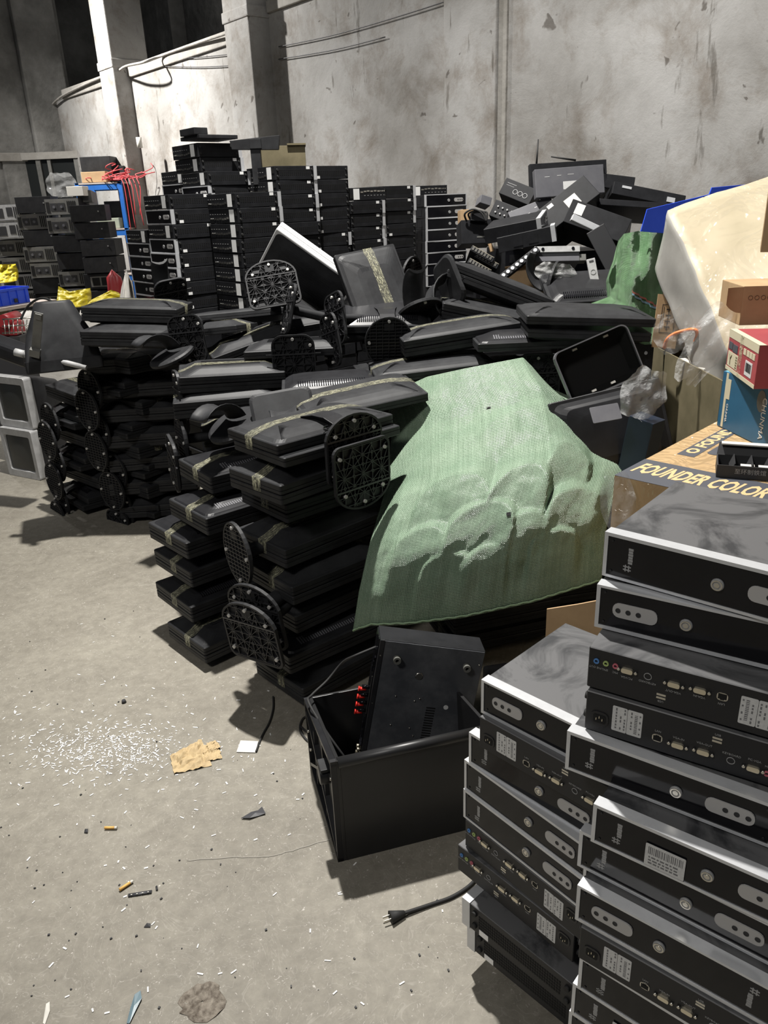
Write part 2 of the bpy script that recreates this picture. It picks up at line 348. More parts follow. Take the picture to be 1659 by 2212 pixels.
# ---------------------------------------------------------------- black control units
UW, UD, UH = .325, .30, .0785
def dshell(mb, x, z, y, w, h, d=.008, n=2):
    p = rrect(w, h, h * .35, 3, x, z); mb.prism(p, y, y + d, 'Y')
def unit_front_parts(root, detail=True):
    hw, hd, H = UW / 2, UD / 2, UH
    m = MB()  # silver frame: a flat collar round the front
    o = [(-hw - .002, .0), (hw + .002, .0), (hw + .002, H + .0015), (-hw - .002, H + .0015)]
    t = .0045; i_ = [(-hw + t, t), (hw - t, t), (hw - t, H - t), (-hw + t, H - t)]
    for k in range(4):
        a, b, c, d = o[k], o[(k + 1) % 4], i_[(k + 1) % 4], i_[k]
        m.hexa([V((p[0], y, p[1])) for y in (-hd - .001, -hd + .022) for p in (a, b, c, d)])
    m.build('front_frame', MT['silver'], root)
    m = MB(); m.bb(-hw + t, hw - t, -hd + .001, -hd + .012, t, H - t); m.build('front_panel', MT['black_gloss'], root)
    m = MB(); m.prism(rrect(.072, .026, .011, 4, .100, H / 2), -hd - .0016, -hd + .002, 'Y'); pp = m.build('port_plate', MT['plate_grey'], root)
    for k in range(3 if detail else 1):
        m = MB()
        for q in ([k] if detail else range(3)):
            x = .094 + q * .0165; m.ring((x, -hd - .0026, H / 2), .0042, .0014, .001, 14, 'Y'); m.cyl((x, -hd - .0022, H / 2), (x, -hd - .0015, H / 2), .0028, n=12)
        m.build('socket', MT['ink'], pp)
    m = MB(); m.cyl((.02, -hd - .003, H * .48), (.02, -hd + .002, H * .48), .0095, .0105, n=20); lk = m.build('lock', MT['grey_mark'], root)
    if detail:
        m = MB(); m.ring((.02, -hd - .0042, H * .48), .0085, .002, .0014, 20, 'Y'); m.cyl((.02, -hd - .004, H * .48), (.02, -hd - .002, H * .48), .0042, n=14); m.build('barrel', MT['steel'], lk)
        m = MB(); bx, bz = -.119, H * .30
        for q in (-.0028, .0028):
            m.box((bx - .004, -hd + .0007, bz + q), (.0135, .0007, .0020)); m.box((bx - .004 + q, -hd + .0007, bz), (.0020, .0007, .0115))
        for q in range(6): m.box((bx + .0005, -hd + .0007, bz + .0105 + q * .0048), (.0080 if q % 2 else .0072, .0006, .0040))
        m.build('badge', MT['grey_mark'], root)
        for sx in (-1, 1):
            for z in (.012, H - .012): MB().cyl((sx * (hw - .012), -hd - .0006, z), (sx * (hw - .012), -hd + .002, z), .0022, n=10).build('screw', MT['black_satin'], root)
def vga(root, x, z, y, name='display_port'):
    m = MB(); dshell(m, x, z, y, .018, .0085, .005)
    o = m.build(name, MT['gold_pin'], root)
    m = MB()
    for sx in (-1, 1): m.cyl((x + sx * .0135, y, z), (x + sx * .0135, y + .0045, z), .0030, .0024, n=8)
    m.build('jack_screw', MT['steel'], o)
def label_part(root, name, x0, x1, z0, z1, y, sgn=1, halves=1, bars=True, vert=True):
    m = MB(); t = .0006 * sgn; w = (x1 - x0) / halves
    for h in range(halves):
        m.prism(rrect(w - .0006, z1 - z0, .002, 2, x0 + w * (h + .5), (z0 + z1) / 2), min(y, y + t), max(y, y + t), 'Y')
    lb = m.build(name, MT['white_label'], root)
    m = MB(); yy = y + t; r = random.Random(int(x0 * 999) + int(z0 * 777) + 5)
    Hh = z1 - z0
    for h in range(halves):
        X = x0 + w * h
        if vert:
            for c, (f, big) in enumerate(((.16, 0), (.42, bars and h == 0), (.72, 0))):
                z = z0 + Hh * .10
                while z < z1 - Hh * .12:
                    l = r.uniform(.02, .05) * Hh if big else r.uniform(.05, .11) * Hh
                    if big or r.random() < .8: m.box((X + w * f, yy, z + l / 2), (w * (.2 if big else .10), .0003, l))
                    z += l + (.03 * Hh if big else .045 * Hh)
        else:
            z = z1 - Hh * .16; x = X + w * .08
            while x < X + w * .92:
                l = r.uniform(.01, .035) * w; m.box((x + l / 2, yy, z0 + Hh * .72), (l, .0003, Hh * .34)); x += l + r.uniform(.012, .03) * w
            for f in (.42, .28, .15):
                x = X + w * .1
                while x < X + w * .85:
                    l = r.uniform(.04, .12) * w; m.box((x + l / 2, yy, z0 + Hh * f), (l, .0003, Hh * .07)); x += l + .03 * w
    m.build('print', MT['pale_ink'], lb)
    return lb
def unit_rear_parts(root, detail=True):
    hw, hd, H = UW / 2, UD / 2, UH
    y = hd
    # seen from behind, left is +x
    if detail:
        m = MB(); dshell(m, .138, .030, y - .001, .030, .027, .0025); pi_ = m.build('power_inlet', MT['black_satin'], root)
        m = MB(); m.prism(rrect(.021, .016, .003, 2, .138, .030), y + .0015, y + .0021, 'Y'); m.build('recess', MT['void_black'], pi_)
        m = MB()
        for dx, dz in ((-.005, .0), (.005, .0), (0, .004)): m.box((.138 + dx, y + .0028, .030 + dz), (.0012, .002, .004))
        m.build('pin', MT['gold_pin'], pi_)
        label_part(root, 'rating_label', .069, .118, .016, .064, y, 1, 2)
        for x, z in ((.044, .027),):
            m = MB(); dshell(m, x, z, y - .001, .016, .0135, .002); o = m.build('network_port', MT['steel'], root)
            m = MB(); m.bb(x - .0062, x + .0062, y + .0008, y + .0014, z - .0052, z + .004); m.bb(x - .003, x + .003, y + .0008, y + .0014, z + .003, z + .0055); m.build('opening', MT['void_black'], o)
        vga(root, .012, .026, y, 'serial_port'); vga(root, -.026, .028, y); vga(root, -.098, .026, y)
        m = MB(); m.ring((-.066, y - .001, .027), .0062, .001, .002, 18, 'Y'); m.build('keyboard_port', MT['grey_mark'], root)
        for k, c in enumerate(('jack_blue', 'jack_green', 'jack_pink')):
            m = MB(); x = -.148 + k * .0155; m.ring((x, y - .001, .024), .0047, .0022, .0032, 16, 'Y'); o = m.build('audio_jack', MT[c], root); o['label'] = c[5:] + ' audio jack'
        m = MB()
        for z in (.052, .058): m.bb(-.050, -.036, y, y + .0008, z, z + .0035)
        m.build('usb_port', MT['steel'], root)
        m = MB(); F = MX(((-1, 0, 0, 0), (0, 0, 1, 0), (0, 1, 0, 0), (0, 0, 0, 1)))
        for s, x, z in (('LINE OUT', -.148, .036), ('SPK', -.1325, .036), ('MIC', -.117, .036), ('VGA-OUT', -.026, .042), ('PC-VGA', -.098, .040), ('LAN', .044, .040), ('VGA-IN', .012, .038), ('USB', -.043, .066), ('KEYBOARD', -.066, .038)):
            text_mesh(m, s, .0052, T(x, y + .0004, z) @ F, .0002)
        m.build('port_lettering', MT['grey_mark'], root)
    else:
        m = MB(); r = random.Random(3)
        for k in range(3): m.cyl((-.145 + k * .014, y, .054), (-.145 + k * .014, y + .002, .054), .0045, n=8)
        for x, z in ((-.095, .054), (-.065, .056), (-.035, .054), (-.005, .056), (.022, .054), (.05, .05)):
            m.bb(x - .011, x + .011, y, y + .002, z - .004, z + .005)
        m.build('rear_ports', MT['steel'], root)
        m = MB()
        for k in range(7): m.bb(-.15 + k * .028, -.138 + k * .028, y, y + .0006, .028, .0315)
        m.build('port_lettering', MT['grey_mark'], root)
        m = MB(); m.bb(.070, .120, y, y + .0008, .006, .072); m.build('rating_label', MT['far_label'], root)
        m = MB(); m.bb(.124, .152, y, y + .002, .014, .04); m.build('power_inlet', MT['void_black'], root)
def unit_side_parts(root, detail=True):
    hw, hd, H = UW / 2, UD / 2, UH
    m = MB(); n = 36 if detail else 16
    for r_ in range(5 if detail else 4):
        z = H * (.30 + .105 * r_)
        for k in range(n):
            yy = -hd + .05 + (UD - .085) * k / (n - 1); m.box((hw + .0003, yy, z), (.001, .0042 if detail else .008, H * .062))
    m.build('vent_holes', MT['void_black'], root)
    for yy in (-hd + .036, hd - .016):
        for z in (H * .27, H * .73):
            m = MB(); m.cyl((hw - .001, yy, z), (hw + .006, yy, z), .0072, .0062, n=12); m.build('rubber_foot', MT['rubber'], root)
    m = MB(); m.bb(hw + .0004, hw + .0012, -hd + .050, -hd + .076, .004, .020); m.build('side_sticker', MT['far_label'], root)
    for yy in (-.035, .045): MB().bb(-hw - .0006, -hw, yy - .025, yy + .025, H * .2, H * .8).build('pressed_panel', MT['black_metal'], root)
def unit_case(root, mtl):
    hw, hd, H = UW / 2, UD / 2, UH
    m = MB(); m.bb(-hw + .001, hw - .001 + .001, -hd + .0121, hd, .001, H - .001); m.build('case', mtl, root, .0015, 1)
PROTO = {}
def unit(kind, m4, label, group, skip=()):
    if kind not in PROTO:
        d = kind == 'near'
        root = thing('control_unit', label, 'computer', MX.Identity(4), group)
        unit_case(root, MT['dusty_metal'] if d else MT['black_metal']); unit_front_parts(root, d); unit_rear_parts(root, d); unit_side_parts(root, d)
        PROTO[kind] = root
        c = dup(root, m4, label, group, skip); root['_proto'] = 1
        return c
    return dup(PROTO[kind], m4, label, group, skip)
FRONTBITS = ('front_frame', 'front_panel', 'port_plate', 'lock', 'badge', 'screw', 'socket', 'barrel')
REARBITS = ('power_inlet', 'rating_label', 'network_port', 'serial_port', 'display_port', 'keyboard_port', 'audio_jack', 'usb_port', 'port_lettering', 'rear_ports')
SIDEBITS = ('vent_holes', 'rubber_foot', 'side_sticker', 'pressed_panel')
def unit_at(kind, corner, face, yaw, label, group, flip=False, skip=()):
    """corner: nearest top-left corner (world) of the face shown; yaw: turn of that face; face: front, rear, right"""
    yaw = R(yaw); z = corner.z - UH
    off = {'front': V((-UW / 2, -UD / 2, 0)), 'rear': V((-UW / 2, -UD / 2, 0)), 'right': V((-UD / 2, -UW / 2, 0)), 'left': V((-UD / 2, -UW / 2, 0))}[face]
    c = V((corner.x, corner.y, z)) - rz(yaw) @ off
    th = yaw + {'front': 0, 'rear': pi, 'right': -pi / 2, 'left': pi / 2}[face]
    M = T(c) @ rz(th)
    if flip: M = M @ T(0, 0, UH) @ ry(pi)
    return unit(kind, M, label, group, skip)
# right-hand stack at the front
RS = [((1310, 1150), 'front', 0, -41, 'black control unit with dusty top crowning the rightmost foreground stack'),
 ((1293, 1262), 'front', 1, -33, 'upside down black control unit second from the top of the rightmost foreground stack'),
 ((1272, 1395), 'rear', 1, -33, 'black control unit with three coloured audio jacks in the rightmost foreground stack'),
 ((1268, 1490), 'rear', 0, -33, 'black control unit with rating label beside its power inlet in the rightmost foreground stack'),
 ((1228, 1580), 'front', 0, -36, 'black control unit with silver edge jutting out in the middle of the rightmost stack'),
 ((1285, 1738), 'front', 0, -38, 'black control unit with a barcode sticker on its front in the rightmost stack'),
 ((1255, 1795), 'front', 0, -40, 'black control unit just under the one with the barcode sticker'),
 ((1250, 1912), 'front', 1, -40, 'upside down black control unit in the lower half of the rightmost foreground stack'),
 ((1254, 2000), 'rear', 0, -40, 'black control unit turned to show rear ports, ninth in the rightmost foreground stack'),
 ((1255, 2068), 'front', 0, -41, 'black control unit with silver rim, tenth in the rightmost foreground stack'),
 ((1240, 2125), 'front', 0, -41, 'black control unit with a pale sticker low in the rightmost foreground stack'),
 ((1232, 2185), 'front', 0, -41, 'black control unit cut by the frame bottom in the rightmost stack')]
GR = 'control units in the rightmost foreground stack'
zt = 1.18; sp = .082
for i, (p, f, fl_, yw, lb) in enumerate(RS):
    c = atz(*p, zt - sp * i)
    sk = SIDEBITS[:0] + (REARBITS if f == 'front' else FRONTBITS if f == 'rear' else ())
    u = unit_at('near', c, f, yw, lb, GR, bool(fl_), sk)
    lastc = (c, yw)
    if i in (5, 10):
        if i == 5: o = label_part(u, 'barcode_sticker', -.075, -.012, .006, .050, -UD / 2 - .0012, -1, 1, True, False)
        else: o = label_part(u, 'barcode_sticker', -.085, .0, .006, .050, -UD / 2 - .0012, -1, 1, True, False)
zb = zt - sp * 12
k = 12
while zb > .06:
    c = V((lastc[0].x + .004 * (k % 2), lastc[0].y + .01, zb)); unit_at('near', c, 'front', -41, 'black control unit at the hidden foot of the rightmost foreground stack', GR, False, REARBITS + SIDEBITS)
    zb -= sp; k += 1

m = MB(); m.bb(-UW / 2, UW / 2, UD / 2 - .012, UD / 2 + .002, UH - .002, UH + .0012); rt1 = [o for o in COL.objects if o.get('label', '').startswith('black control unit with dusty top crowning the rightmost')][0]; rt1.scale = (1, 1.16, 1); rt1.location += rt1.matrix_world.to_3x3() @ V((0, .024, 0)); m.build('rear_trim', MT['silver'], rt1)
# second stack, in front and to the left
LS = [((1042, 1468), 0, 'front', 1, -46, 'black control unit with dusty top crowning the lower foreground stack'),
 ((1036, 1546), 1, 'rear', 0, -47, 'black control unit showing its rear label, second in the lower foreground stack'),
 ((1015, 1583), 2, 'front', 0, -48, 'black control unit with silver rim, third in the lower foreground stack'),
 ((1005, 1642), 3, 'front', 0, -52, 'black control unit with a bright rim end, fourth in the lower foreground stack'),
 ((1003, 1705), 4, 'front', 0, -52, 'black control unit just above two rear panels, fifth in the lower foreground stack'),
 ((1004, 1768), 5, 'rear', 1, -52, 'black upside down control unit showing its ports, sixth in the lower foreground stack'),
 ((988, 1822), 6, 'rear', 1, -50, 'black upside down control unit jutting out to the left, seventh in the lower foreground stack')]
GL = 'control units in the lower foreground stack'
zt = .80; sp = .0795
for i, (p, k, f, fl_, yw, lb) in enumerate(LS):
    c = atz(*p, zt - sp * k)
    unit_at('near', c, f, yw, lb, GL, bool(fl_), (REARBITS if f == 'front' else FRONTBITS))
c = atz(1000, 1938, .22)
unit_at('near', c, 'right', -48, 'black control unit showing its vented side, eighth in the lower foreground stack', GL, False, REARBITS)
c2 = atz(1010, 2015, .13)
unit_at('near', V((c.x + .012, c.y + .0, .142)), 'right', -47, 'black control unit standing on the floor under the lower foreground stack', GL, False, REARBITS)
# columns of units at the back
GF = 'control units in the columns by the back wall'
def column(corner, ztop, yaw, seq, name, nvis=99, jit=.004, sp=.0795, zbot=.05, fan=False):
    """seq from the top: r = rear on the left face, f = front on the left face, R = front on the right face, L = right-hand face shows the rear"""
    n = round((ztop - zbot) / sp); z = ztop; r = random.Random(int(corner.x * 1000))
    if zbot < .1: sp = ztop / round(ztop / sp); n = round(ztop / sp)
    for i in range(n):
        s = seq[i % len(seq)] if i >= len(seq) else seq[i]
        yw = yaw + r.uniform(-1.1, 1.1); cx = V((corner.x + r.uniform(-jit, jit), corner.y + r.uniform(-jit, jit), 0))
        Rm = rz(R(yw))
        if s in 'rf':
            c = cx + Rm @ V((UD / 2, UW / 2, 0)); th = R(yw) + (pi / 2 if s == 'r' else -pi / 2)
        else:
            c = cx + Rm @ V((UW / 2, UD / 2, 0)); th = R(yw) + (0 if s == 'R' else pi)
        vis = i < nvis
        sk = FRONTBITS + REARBITS + SIDEBITS
        if vis: sk = {'r': FRONTBITS[1:], 'f': REARBITS, 'R': REARBITS, 'L': FRONTBITS[1:]}[s]
        what = {'r': 'white labelled control unit', 'f': 'silver rimmed control unit', 'R': 'front facing control unit', 'L': 'rear facing control unit'}[s]
        M = T(c.x, c.y, z - UH) @ rz(th)
        if s == 'r': M = M @ T(0, 0, UH) @ ry(pi)
        unit('far', M, '%s, %s from the top in %s' % (what, ORD[min(i, 24)], name) if i else '%s, topmost in %s' % (what, name), GF, sk)
        z -= sp
    return z
def colpx(p, y, yaw, seq, name, nvis=99, jit=.004, zbot=.05):
    c = aty(*p, y); return column(c, c.z, yaw, seq, name, nvis, jit, .0795, zbot)
colpx((508, 416), 4.6, 40, 'rrrrrrrrrrrr', 'the white label column', 11)
colpx((362, 420), 4.74, 40, 'rfrffffffr', 'the silver front column', 10)
colpx((318, 497), 5.02, 40, 'rfffffff', 'the lowest left column', 7)
colpx((446, 370), 5.01, 40, 'rffr', 'the column under the highest pair', 2)
c = aty(446, 370, 5.01); q = rz(R(40)) @ V((.0, .07, 0))
column(c + q, c.z + 2 * .0795, 40, 'rr', 'the highest pair', 2, .004, .0795, c.z)
colpx((398, 367), 5.37, 40, 'rfr', 'the column behind the silver fronts', 2)
colpx((594, 358), 4.98, 40, 'rrrrffr', 'the column beside the cardboard', 9)
colpx((668, 358), 5.19, 40, 'fffffrffr', 'the tall vented column', 10)
colpx((753, 406), 5.40, 40, 'LrrrrfLr', 'the upright label column', 9)
colpx((826, 402), 5.60, 40, 'rrrfffrr', 'the plain sided column', 9)
colpx((921, 421), 5.85, 23, 'RRRRRRRR', 'the front facing column', 8)
c = aty(884, 402, 6.22); column(c, c.z, 23, 'LR', 'the column behind the front facing one', 1)
# ---------------------------------------------------------------- flat monitors
def base_mesh(kind):
    """plate in the x-z plane, underside facing -y; returns (outline, parts)"""
    if kind == 'round': out = [(.108 * cos(2 * pi * i / 36), .118 * sin(2 * pi * i / 36)) for i in range(36)]
    elif kind == 'dshape':
        out = []
        for i in range(13):
            a = R(8 + 164 * i / 12); out.append((.125 * cos(a), .03 + .085 * sin(a)))
        out += [(x, z) for x, z in reversed([(p[0], p[1]) for p in rrect(.25, .19, .03, 4, 0, -.03) if p[1] < -.03])][::-1]
        c = sorted(out, key=lambda p: math.atan2(p[1], p[0])); out = c
    else: out = rrect(.19, .235, .05, 5)
    return out
def inside(p, poly):
    c = False; n = len(poly)
    for i in range(n):
        a, b = poly[i], poly[i - 1]
        if (a[1] > p[1]) != (b[1] > p[1]) and p[0] < (b[0] - a[0]) * (p[1] - a[1]) / (b[1] - a[1]) + a[0]: c = not c
    return c
def clip_line(a, b, poly, n=60):
    seg = []; cur = None
    for i in range(n + 1):
        p = (lerp(a[0], b[0], i / n), lerp(a[1], b[1], i / n))
        if inside(p, poly):
            if cur is None: cur = [p, p]
            cur[1] = p
        elif cur: seg.append(cur); cur = None
    if cur: seg.append(cur)
    return seg
def add_base(root, kind, y, cz, cx=0):
    out = [(p[0] + cx, p[1] + cz) for p in base_mesh(kind)]
    inn = [(cx + (p[0] - cx) * .94, cz + (p[1] - cz) * .94) for p in out]
    m = MB()
    def row(poly, yy): return [V((p[0], yy, p[1])) for p in poly]
    m.loft([row(inn, y - .004), row(inn, y - .014), row(out, y - .014), row(out, y - .002), row([(cx + (p[0] - cx) * .9, cz + (p[1] - cz) * .9) for p in out], y + .005)], True, True)
    b = m.build('base', MT['black_plastic'], root)
    m = MB(); rw = .0011
    def bar(a, c):
        for s in clip_line(a, c, inn):
            A, B = V((s[0][0], 0, s[0][1])), V((s[1][0], 0, s[1][1])); d = B - A
            if d.length < .004: continue
            t = math.atan2(d.z, d.x); m.box(((A + B) / 2 + V((0, y - .009, 0))), (d.length + .003, .009, rw * 1.6), MX.Rotation(-t, 3, 'Y'))
    if kind == 'round':
        for i in range(-7, 8): bar((cx - .13, cz + i * .0155), (cx + .13, cz + i * .0155))
        for i in range(-3, 4): bar((cx + i * .028, cz - .13), (cx + i * .028, cz + .13))
    else:
        for i in range(-3, 4): bar((cx - .14, cz + i * .034 - .012), (cx + .14, cz + i * .034 - .012))
        for i in range(-2, 3): bar((cx + i * .042, cz - .14), (cx + i * .042, cz + .14))
        for i in (-2, 0, 2):
            for a in (39, 141, 66, 114):
                a = R(a); bar((cx + i * .042 - .3 * cos(a), cz - .012 - .3 * sin(a)), (cx + i * .042 + .3 * cos(a), cz - .012 + .3 * sin(a)))
        m.bb(cx - .12, cx + .12, y - .016, y - .010, cz + .031, cz + .037)
        for i in range(-2, 3):
            for j in range(-2, 3):
                p = (cx + i * .042, cz + j * .034 - .012)
                if inside(p, inn): m.ring((p[0], y - .0145, p[1]), .006, .002, .006, 8, 'Y')
    m.build('underside_ribs', MT['rib_black'], b)
    m = MB(); m.bb(cx - .022, cx + .022, y - .013, y - .008, cz + .055, cz + .088); m.build('clip_well', MT['black_metal'], b)
    feet = {'round': ((0, .098), (.088, .0), (-.088, .0), (0, -.098)), 'dshape': ((-.085, .05), (.085, .05), (-.1, -.085), (.1, -.085), (0, .09))}.get(kind, ((0, .098), (.075, .07), (-.075, -.07), (0, -.098)))
    for fx, fz in feet:
        m = MB(); m.cyl((cx + fx, y - .019, cz + fz), (cx + fx, y - .006, cz + fz), .0065, .0075, n=10); m.build('foot_pad', MT['rubber_pad'], b)
    return b
def profile_z(style, u, v):
    """height of the back above the rim, u v in -1..1"""
    pass
def mon_proto(kind, low=False):
    w, h, style, base = {'wide': (.52, .315, 'ridge', 'dshape'), 'square': (.41, .335, 'dome', 'round'), 'mid': (.455, .30, 'step', 'oval'), 'vent': (.44, .31, 'vent', 'dshape'), 'slab': (.43, .30, 'step', None), 'hump': (.42, .32, 'dome', None), 'plain': (.50, .31, 'ridge', None), 'pale': (.47, .30, 'step', None)}[kind]
    root = thing('monitor', 'm', 'monitor', MX.Identity(4))
    m = MB(); t = .034
    m.loft([[V((p[0], p[1], z)) for p in rrect(w - 2 * i_, h - 2 * i_, .008)] for z, i_ in ((0, .002), (.002, 0), (.012, 0), (.0125, .0018), (.0145, .0018), (.015, 0), (t - .003, 0), (t, .003))])
    m.build('bezel', MT['pale_rim'] if kind == 'pale' else MT['black_plastic'], root)
    m = MB(); m.bb(-w / 2 + .016, w / 2 - .016, -h / 2 + .02, h / 2 - .016, -.0012, .004); m.build('screen', MT['dark_screen'], root)
    m = MB()
    if style == 'ridge':
        rr = [(w - .012, h - .012, 0, t - .002), (w - .05, h - .04, 0, t + .008), (w - .11, h - .08, 0, t + .014), (w * .62, h * .55, 0, t + .021), (w * .4, h * .36, 0, t + .023)]
    elif style == 'dome':
        rr = [(w - .02, h - .02, 0, t - .002), (w - .06, h - .06, 0, t + .009), (w * .76, h * .74, 0, t + .018), (w * .55, h * .6, -.01, t + .024), (w * .36, h * .44, -.01, t + .027)]
    elif style == 'step':
        rr = [(w - .014, h - .014, 0, t - .002), (w * .90, h * .87, 0, t + .004), (w * .72, h * .68, 0, t + .022), (w * .68, h * .62, 0, t + .026), (w * .64, h * .58, 0, t + .027)]
    else:
        rr = [(w - .014, h - .014, 0, t - .002), (w * .93, h * .9, 0, t + .006), (w * .80, h * .74, -.005, t + .012), (w * .62, h * .56, -.01, t + .024), (w * .52, h * .40, -.01, t + .028)]
    m.loft([[V((p[0], p[1] + c, z)) for p in rrect(a, b_, min(.03, b_ * .2))] for a, b_, c, z in rr], True, True)
    m.build('back_shell', MT['black_satin'] if style in ('dome', 'vent') else MT['black_plastic'], root, .002, 2, 20)
    top = t + .03
    m = MB()
    if style == 'ridge':
        n = 22
        for k in range(n):
            y = -h * .42 + h * .36 * k / n; s = 1 - .30 * k / n
            zz = t + .0085 + .0125 * min(1, k / (n * .62)); m.box((0, y, zz - .0005), (w * .86 * s, .0022, .0025))
        m.build('ridges', MT['black_satin'], root)
    elif style in ('vent', 'dome'):
        n = 30
        for k in range(n):
            x = -w * .33 + w * .66 * k / (n - 1); zz = t + .014 if style == 'vent' else t + .016
            m.box((x, -h * .345 if style == 'vent' else -h * .36, zz), (.0045, .034, .009), MX.Rotation(R(20), 3, 'X'))
        m.build('vent_slots', MT['grey_metal'] if style == 'vent' else MT['black_gloss'], root)
    else:
        for k in range(9): m.bb(-w * .28, w * .28, -h * .2 + k * .014, -h * .2 + k * .014 + .005, t + .0262, t + .0282)
        m.build('vent_slots', MT['black_satin'], root)
    if base:
        m = MB(); by = -h / 2 - .075
        pts = [V((0, -h * .02, t + .018)), V((0, -h * .2, t + .030)), V((0, -h * .38, t + .030)), V((0, -h / 2 - .02, t + .016)), V((0, by + .008, .034))]
        rows = []
        for i, p in enumerate(pts):
            ww = (.055, .042, .036, .036, .05)[i]; th = .011
            d = (pts[min(i + 1, 4)] - pts[max(i - 1, 0)]).normalized(); nn = V((0, -d.z, d.y))
            rows.append([p + V((a * ww, 0, 0)) + nn * b_ * th for a, b_ in ((-1, -1), (-.6, 1), (.6, 1), (1, -1))])
        m.loft(rows); m.build('stand_neck', MT['black_satin'], root, .003, 2)
        add_base(root, base, by, .11 if low else -.01)
    # tape band over the back and down both short ends
    tp = MB(); r = random.Random(hash(kind) % 1000)
    prof = [(-w / 2 - .0015, -.014), (-w / 2 - .0015, t - .001)] + [(-a / 2, z + .0015) for a, b_, c, z in rr[1:]] + [(a / 2, z + .0015) for a, b_, c, z in rr[:0:-1]] + [(w / 2 + .0015, t - .001), (w / 2 + .0015, -.014)]
    y0 = -h * .06 if style != 'ridge' else h * .04
    rows = []
    for x, z in prof:
        rows.append([V((x, y0 + q + r.uniform(-.004, .004), z + (.0 if abs(q) < .02 else r.uniform(0, .0015)))) for q in (-.024, -.012, 0, .012, .024)])
    tp.grid(rows); tp.build('packing_tape', MT['tape'], root)
    return root
MP = {}
MON_SPEC = {'wide': (.52, .315), 'square': (.41, .335), 'mid': (.455, .30), 'vent': (.44, .31), 'slab': (.43, .30), 'hump': (.42, .32), 'plain': (.50, .31), 'pale': (.47, .30)}
def mon(kind, M, label, group=None, tape=True, base=True, low=False):
    key = (kind, bool(low))
    if key not in MP:
        MP[key] = mon_proto(kind, low); MP[key]['_proto'] = 1
    sk = () if tape else ('packing_tape',)
    if not base: sk += ('base', 'stand_neck')
    return dup(MP[key], M, label, group, sk)
GM = 'flat monitors piled in the middle of the hall'
def pair(k, c, yaw, label, tilt=0, roll=0, base=(1, 1), k2=None, off=(0, 0), tape=True, M=None):
    """two monitors face to face, their screens meeting at c"""
    M = M or (T(c) @ rz(R(yaw)) @ rx(R(tilt)) @ ry(R(roll)))
    mon(k, M @ T(0, 0, .0016), label % 'upper', GM, tape, base[0])
    mon(k2 or k, M @ T(off[0], off[1] - (.036 if base[0] and base[1] else 0), -.0016) @ ry(pi), label % 'lower', GM, False, base[1], base[0] and base[1])
def corner_c(px, z, kind, yaw, which='fl'):
    w, h = MON_SPEC[kind]; p = atz(px[0], px[1], z); s = -1 if which == 'fl' else 1
    return p - rz(R(yaw)) @ V((s * w / 2, -h / 2, 0))
M1 = [((600, 985), 'wide', 41, 1), ((607, 1072), 'mid', 44, 0), ((619, 1112), 'vent', 40, 0), ((617, 1210), 'mid', 43, 0),
      ((632, 1290), 'slab', 40, 0), ((640, 1352), 'plain', 42, 0), ((626, 1440), 'vent', 38, 0), ((655, 1508), 'slab', 42, 0)]
for i, (p, k, yw, b) in enumerate(M1):
    zz = .067 + (.93 - .067) * (7 - i) / 7
    c = corner_c(p, zz, k, yw)
    pair(k, c, yw, '%%s monitor of the %s taped pair beside the green sack' % ORD[i], 0, 0, (b, b))
M2 = [((456, 1050), 'vent', 36, 0), ((447, 1140), 'vent', 40, 0), ((404, 1192), 'hump', 42, 0), ((413, 1254), 'hump', 41, 0), ((414, 1330), 'hump', 40, 0), ((443, 1418), 'slab', 42, 0)]
for i, (p, k, yw, b) in enumerate(M2):
    zz = .067 + .64 * (5 - i) / 5
    c = corner_c(p, zz, k, yw)
    pair(k, c, yw, '%%s monitor of the %s taped pair in the low pile by the open floor' % ORD[i], 0, 0, (b, b))
def pile(foot, yaw, n, kinds, ztop, nm, bases, r0, ty=5):
    r = random.Random(r0)
    for i in range(n):
        zz = .067 + (ztop - .067) * (n - 1 - i) / (n - 1); k = kinds[i % len(kinds)]
        c = V((foot[0] + r.uniform(-.02, .02), foot[1] + r.uniform(-.02, .02), zz))
        pair(k, c, yaw + r.uniform(-ty, ty), '%%s black monitor of the %s pair in %s' % (ORD[i], nm), 0, 0, (bases[i % len(bases)],) * 2, tape=(i % 2 == 0))
c = corner_c((169, 783), .90, 'wide', -38)
pile((c.x, c.y), -38, 8, ['wide', 'square', 'slab', 'square', 'mid', 'square', 'hump', 'mid'], .92, 'the round footed pile on the left', (0, 1, 0, 1, 0, 1, 0, 1), 4)
c = corner_c((60, 845), .72, 'square', -44)
pile((c.x + .06, c.y + .06), -44, 6, ['slab', 'square', 'slab', 'square', 'mid', 'square'], .70, 'the pile before the tube monitors', (0, 1, 0, 1, 0, 1), 9)
mat('grey_rim', (.13, .13, .14), .45)
mat('tube_glass', (.035, .037, .036), .22)
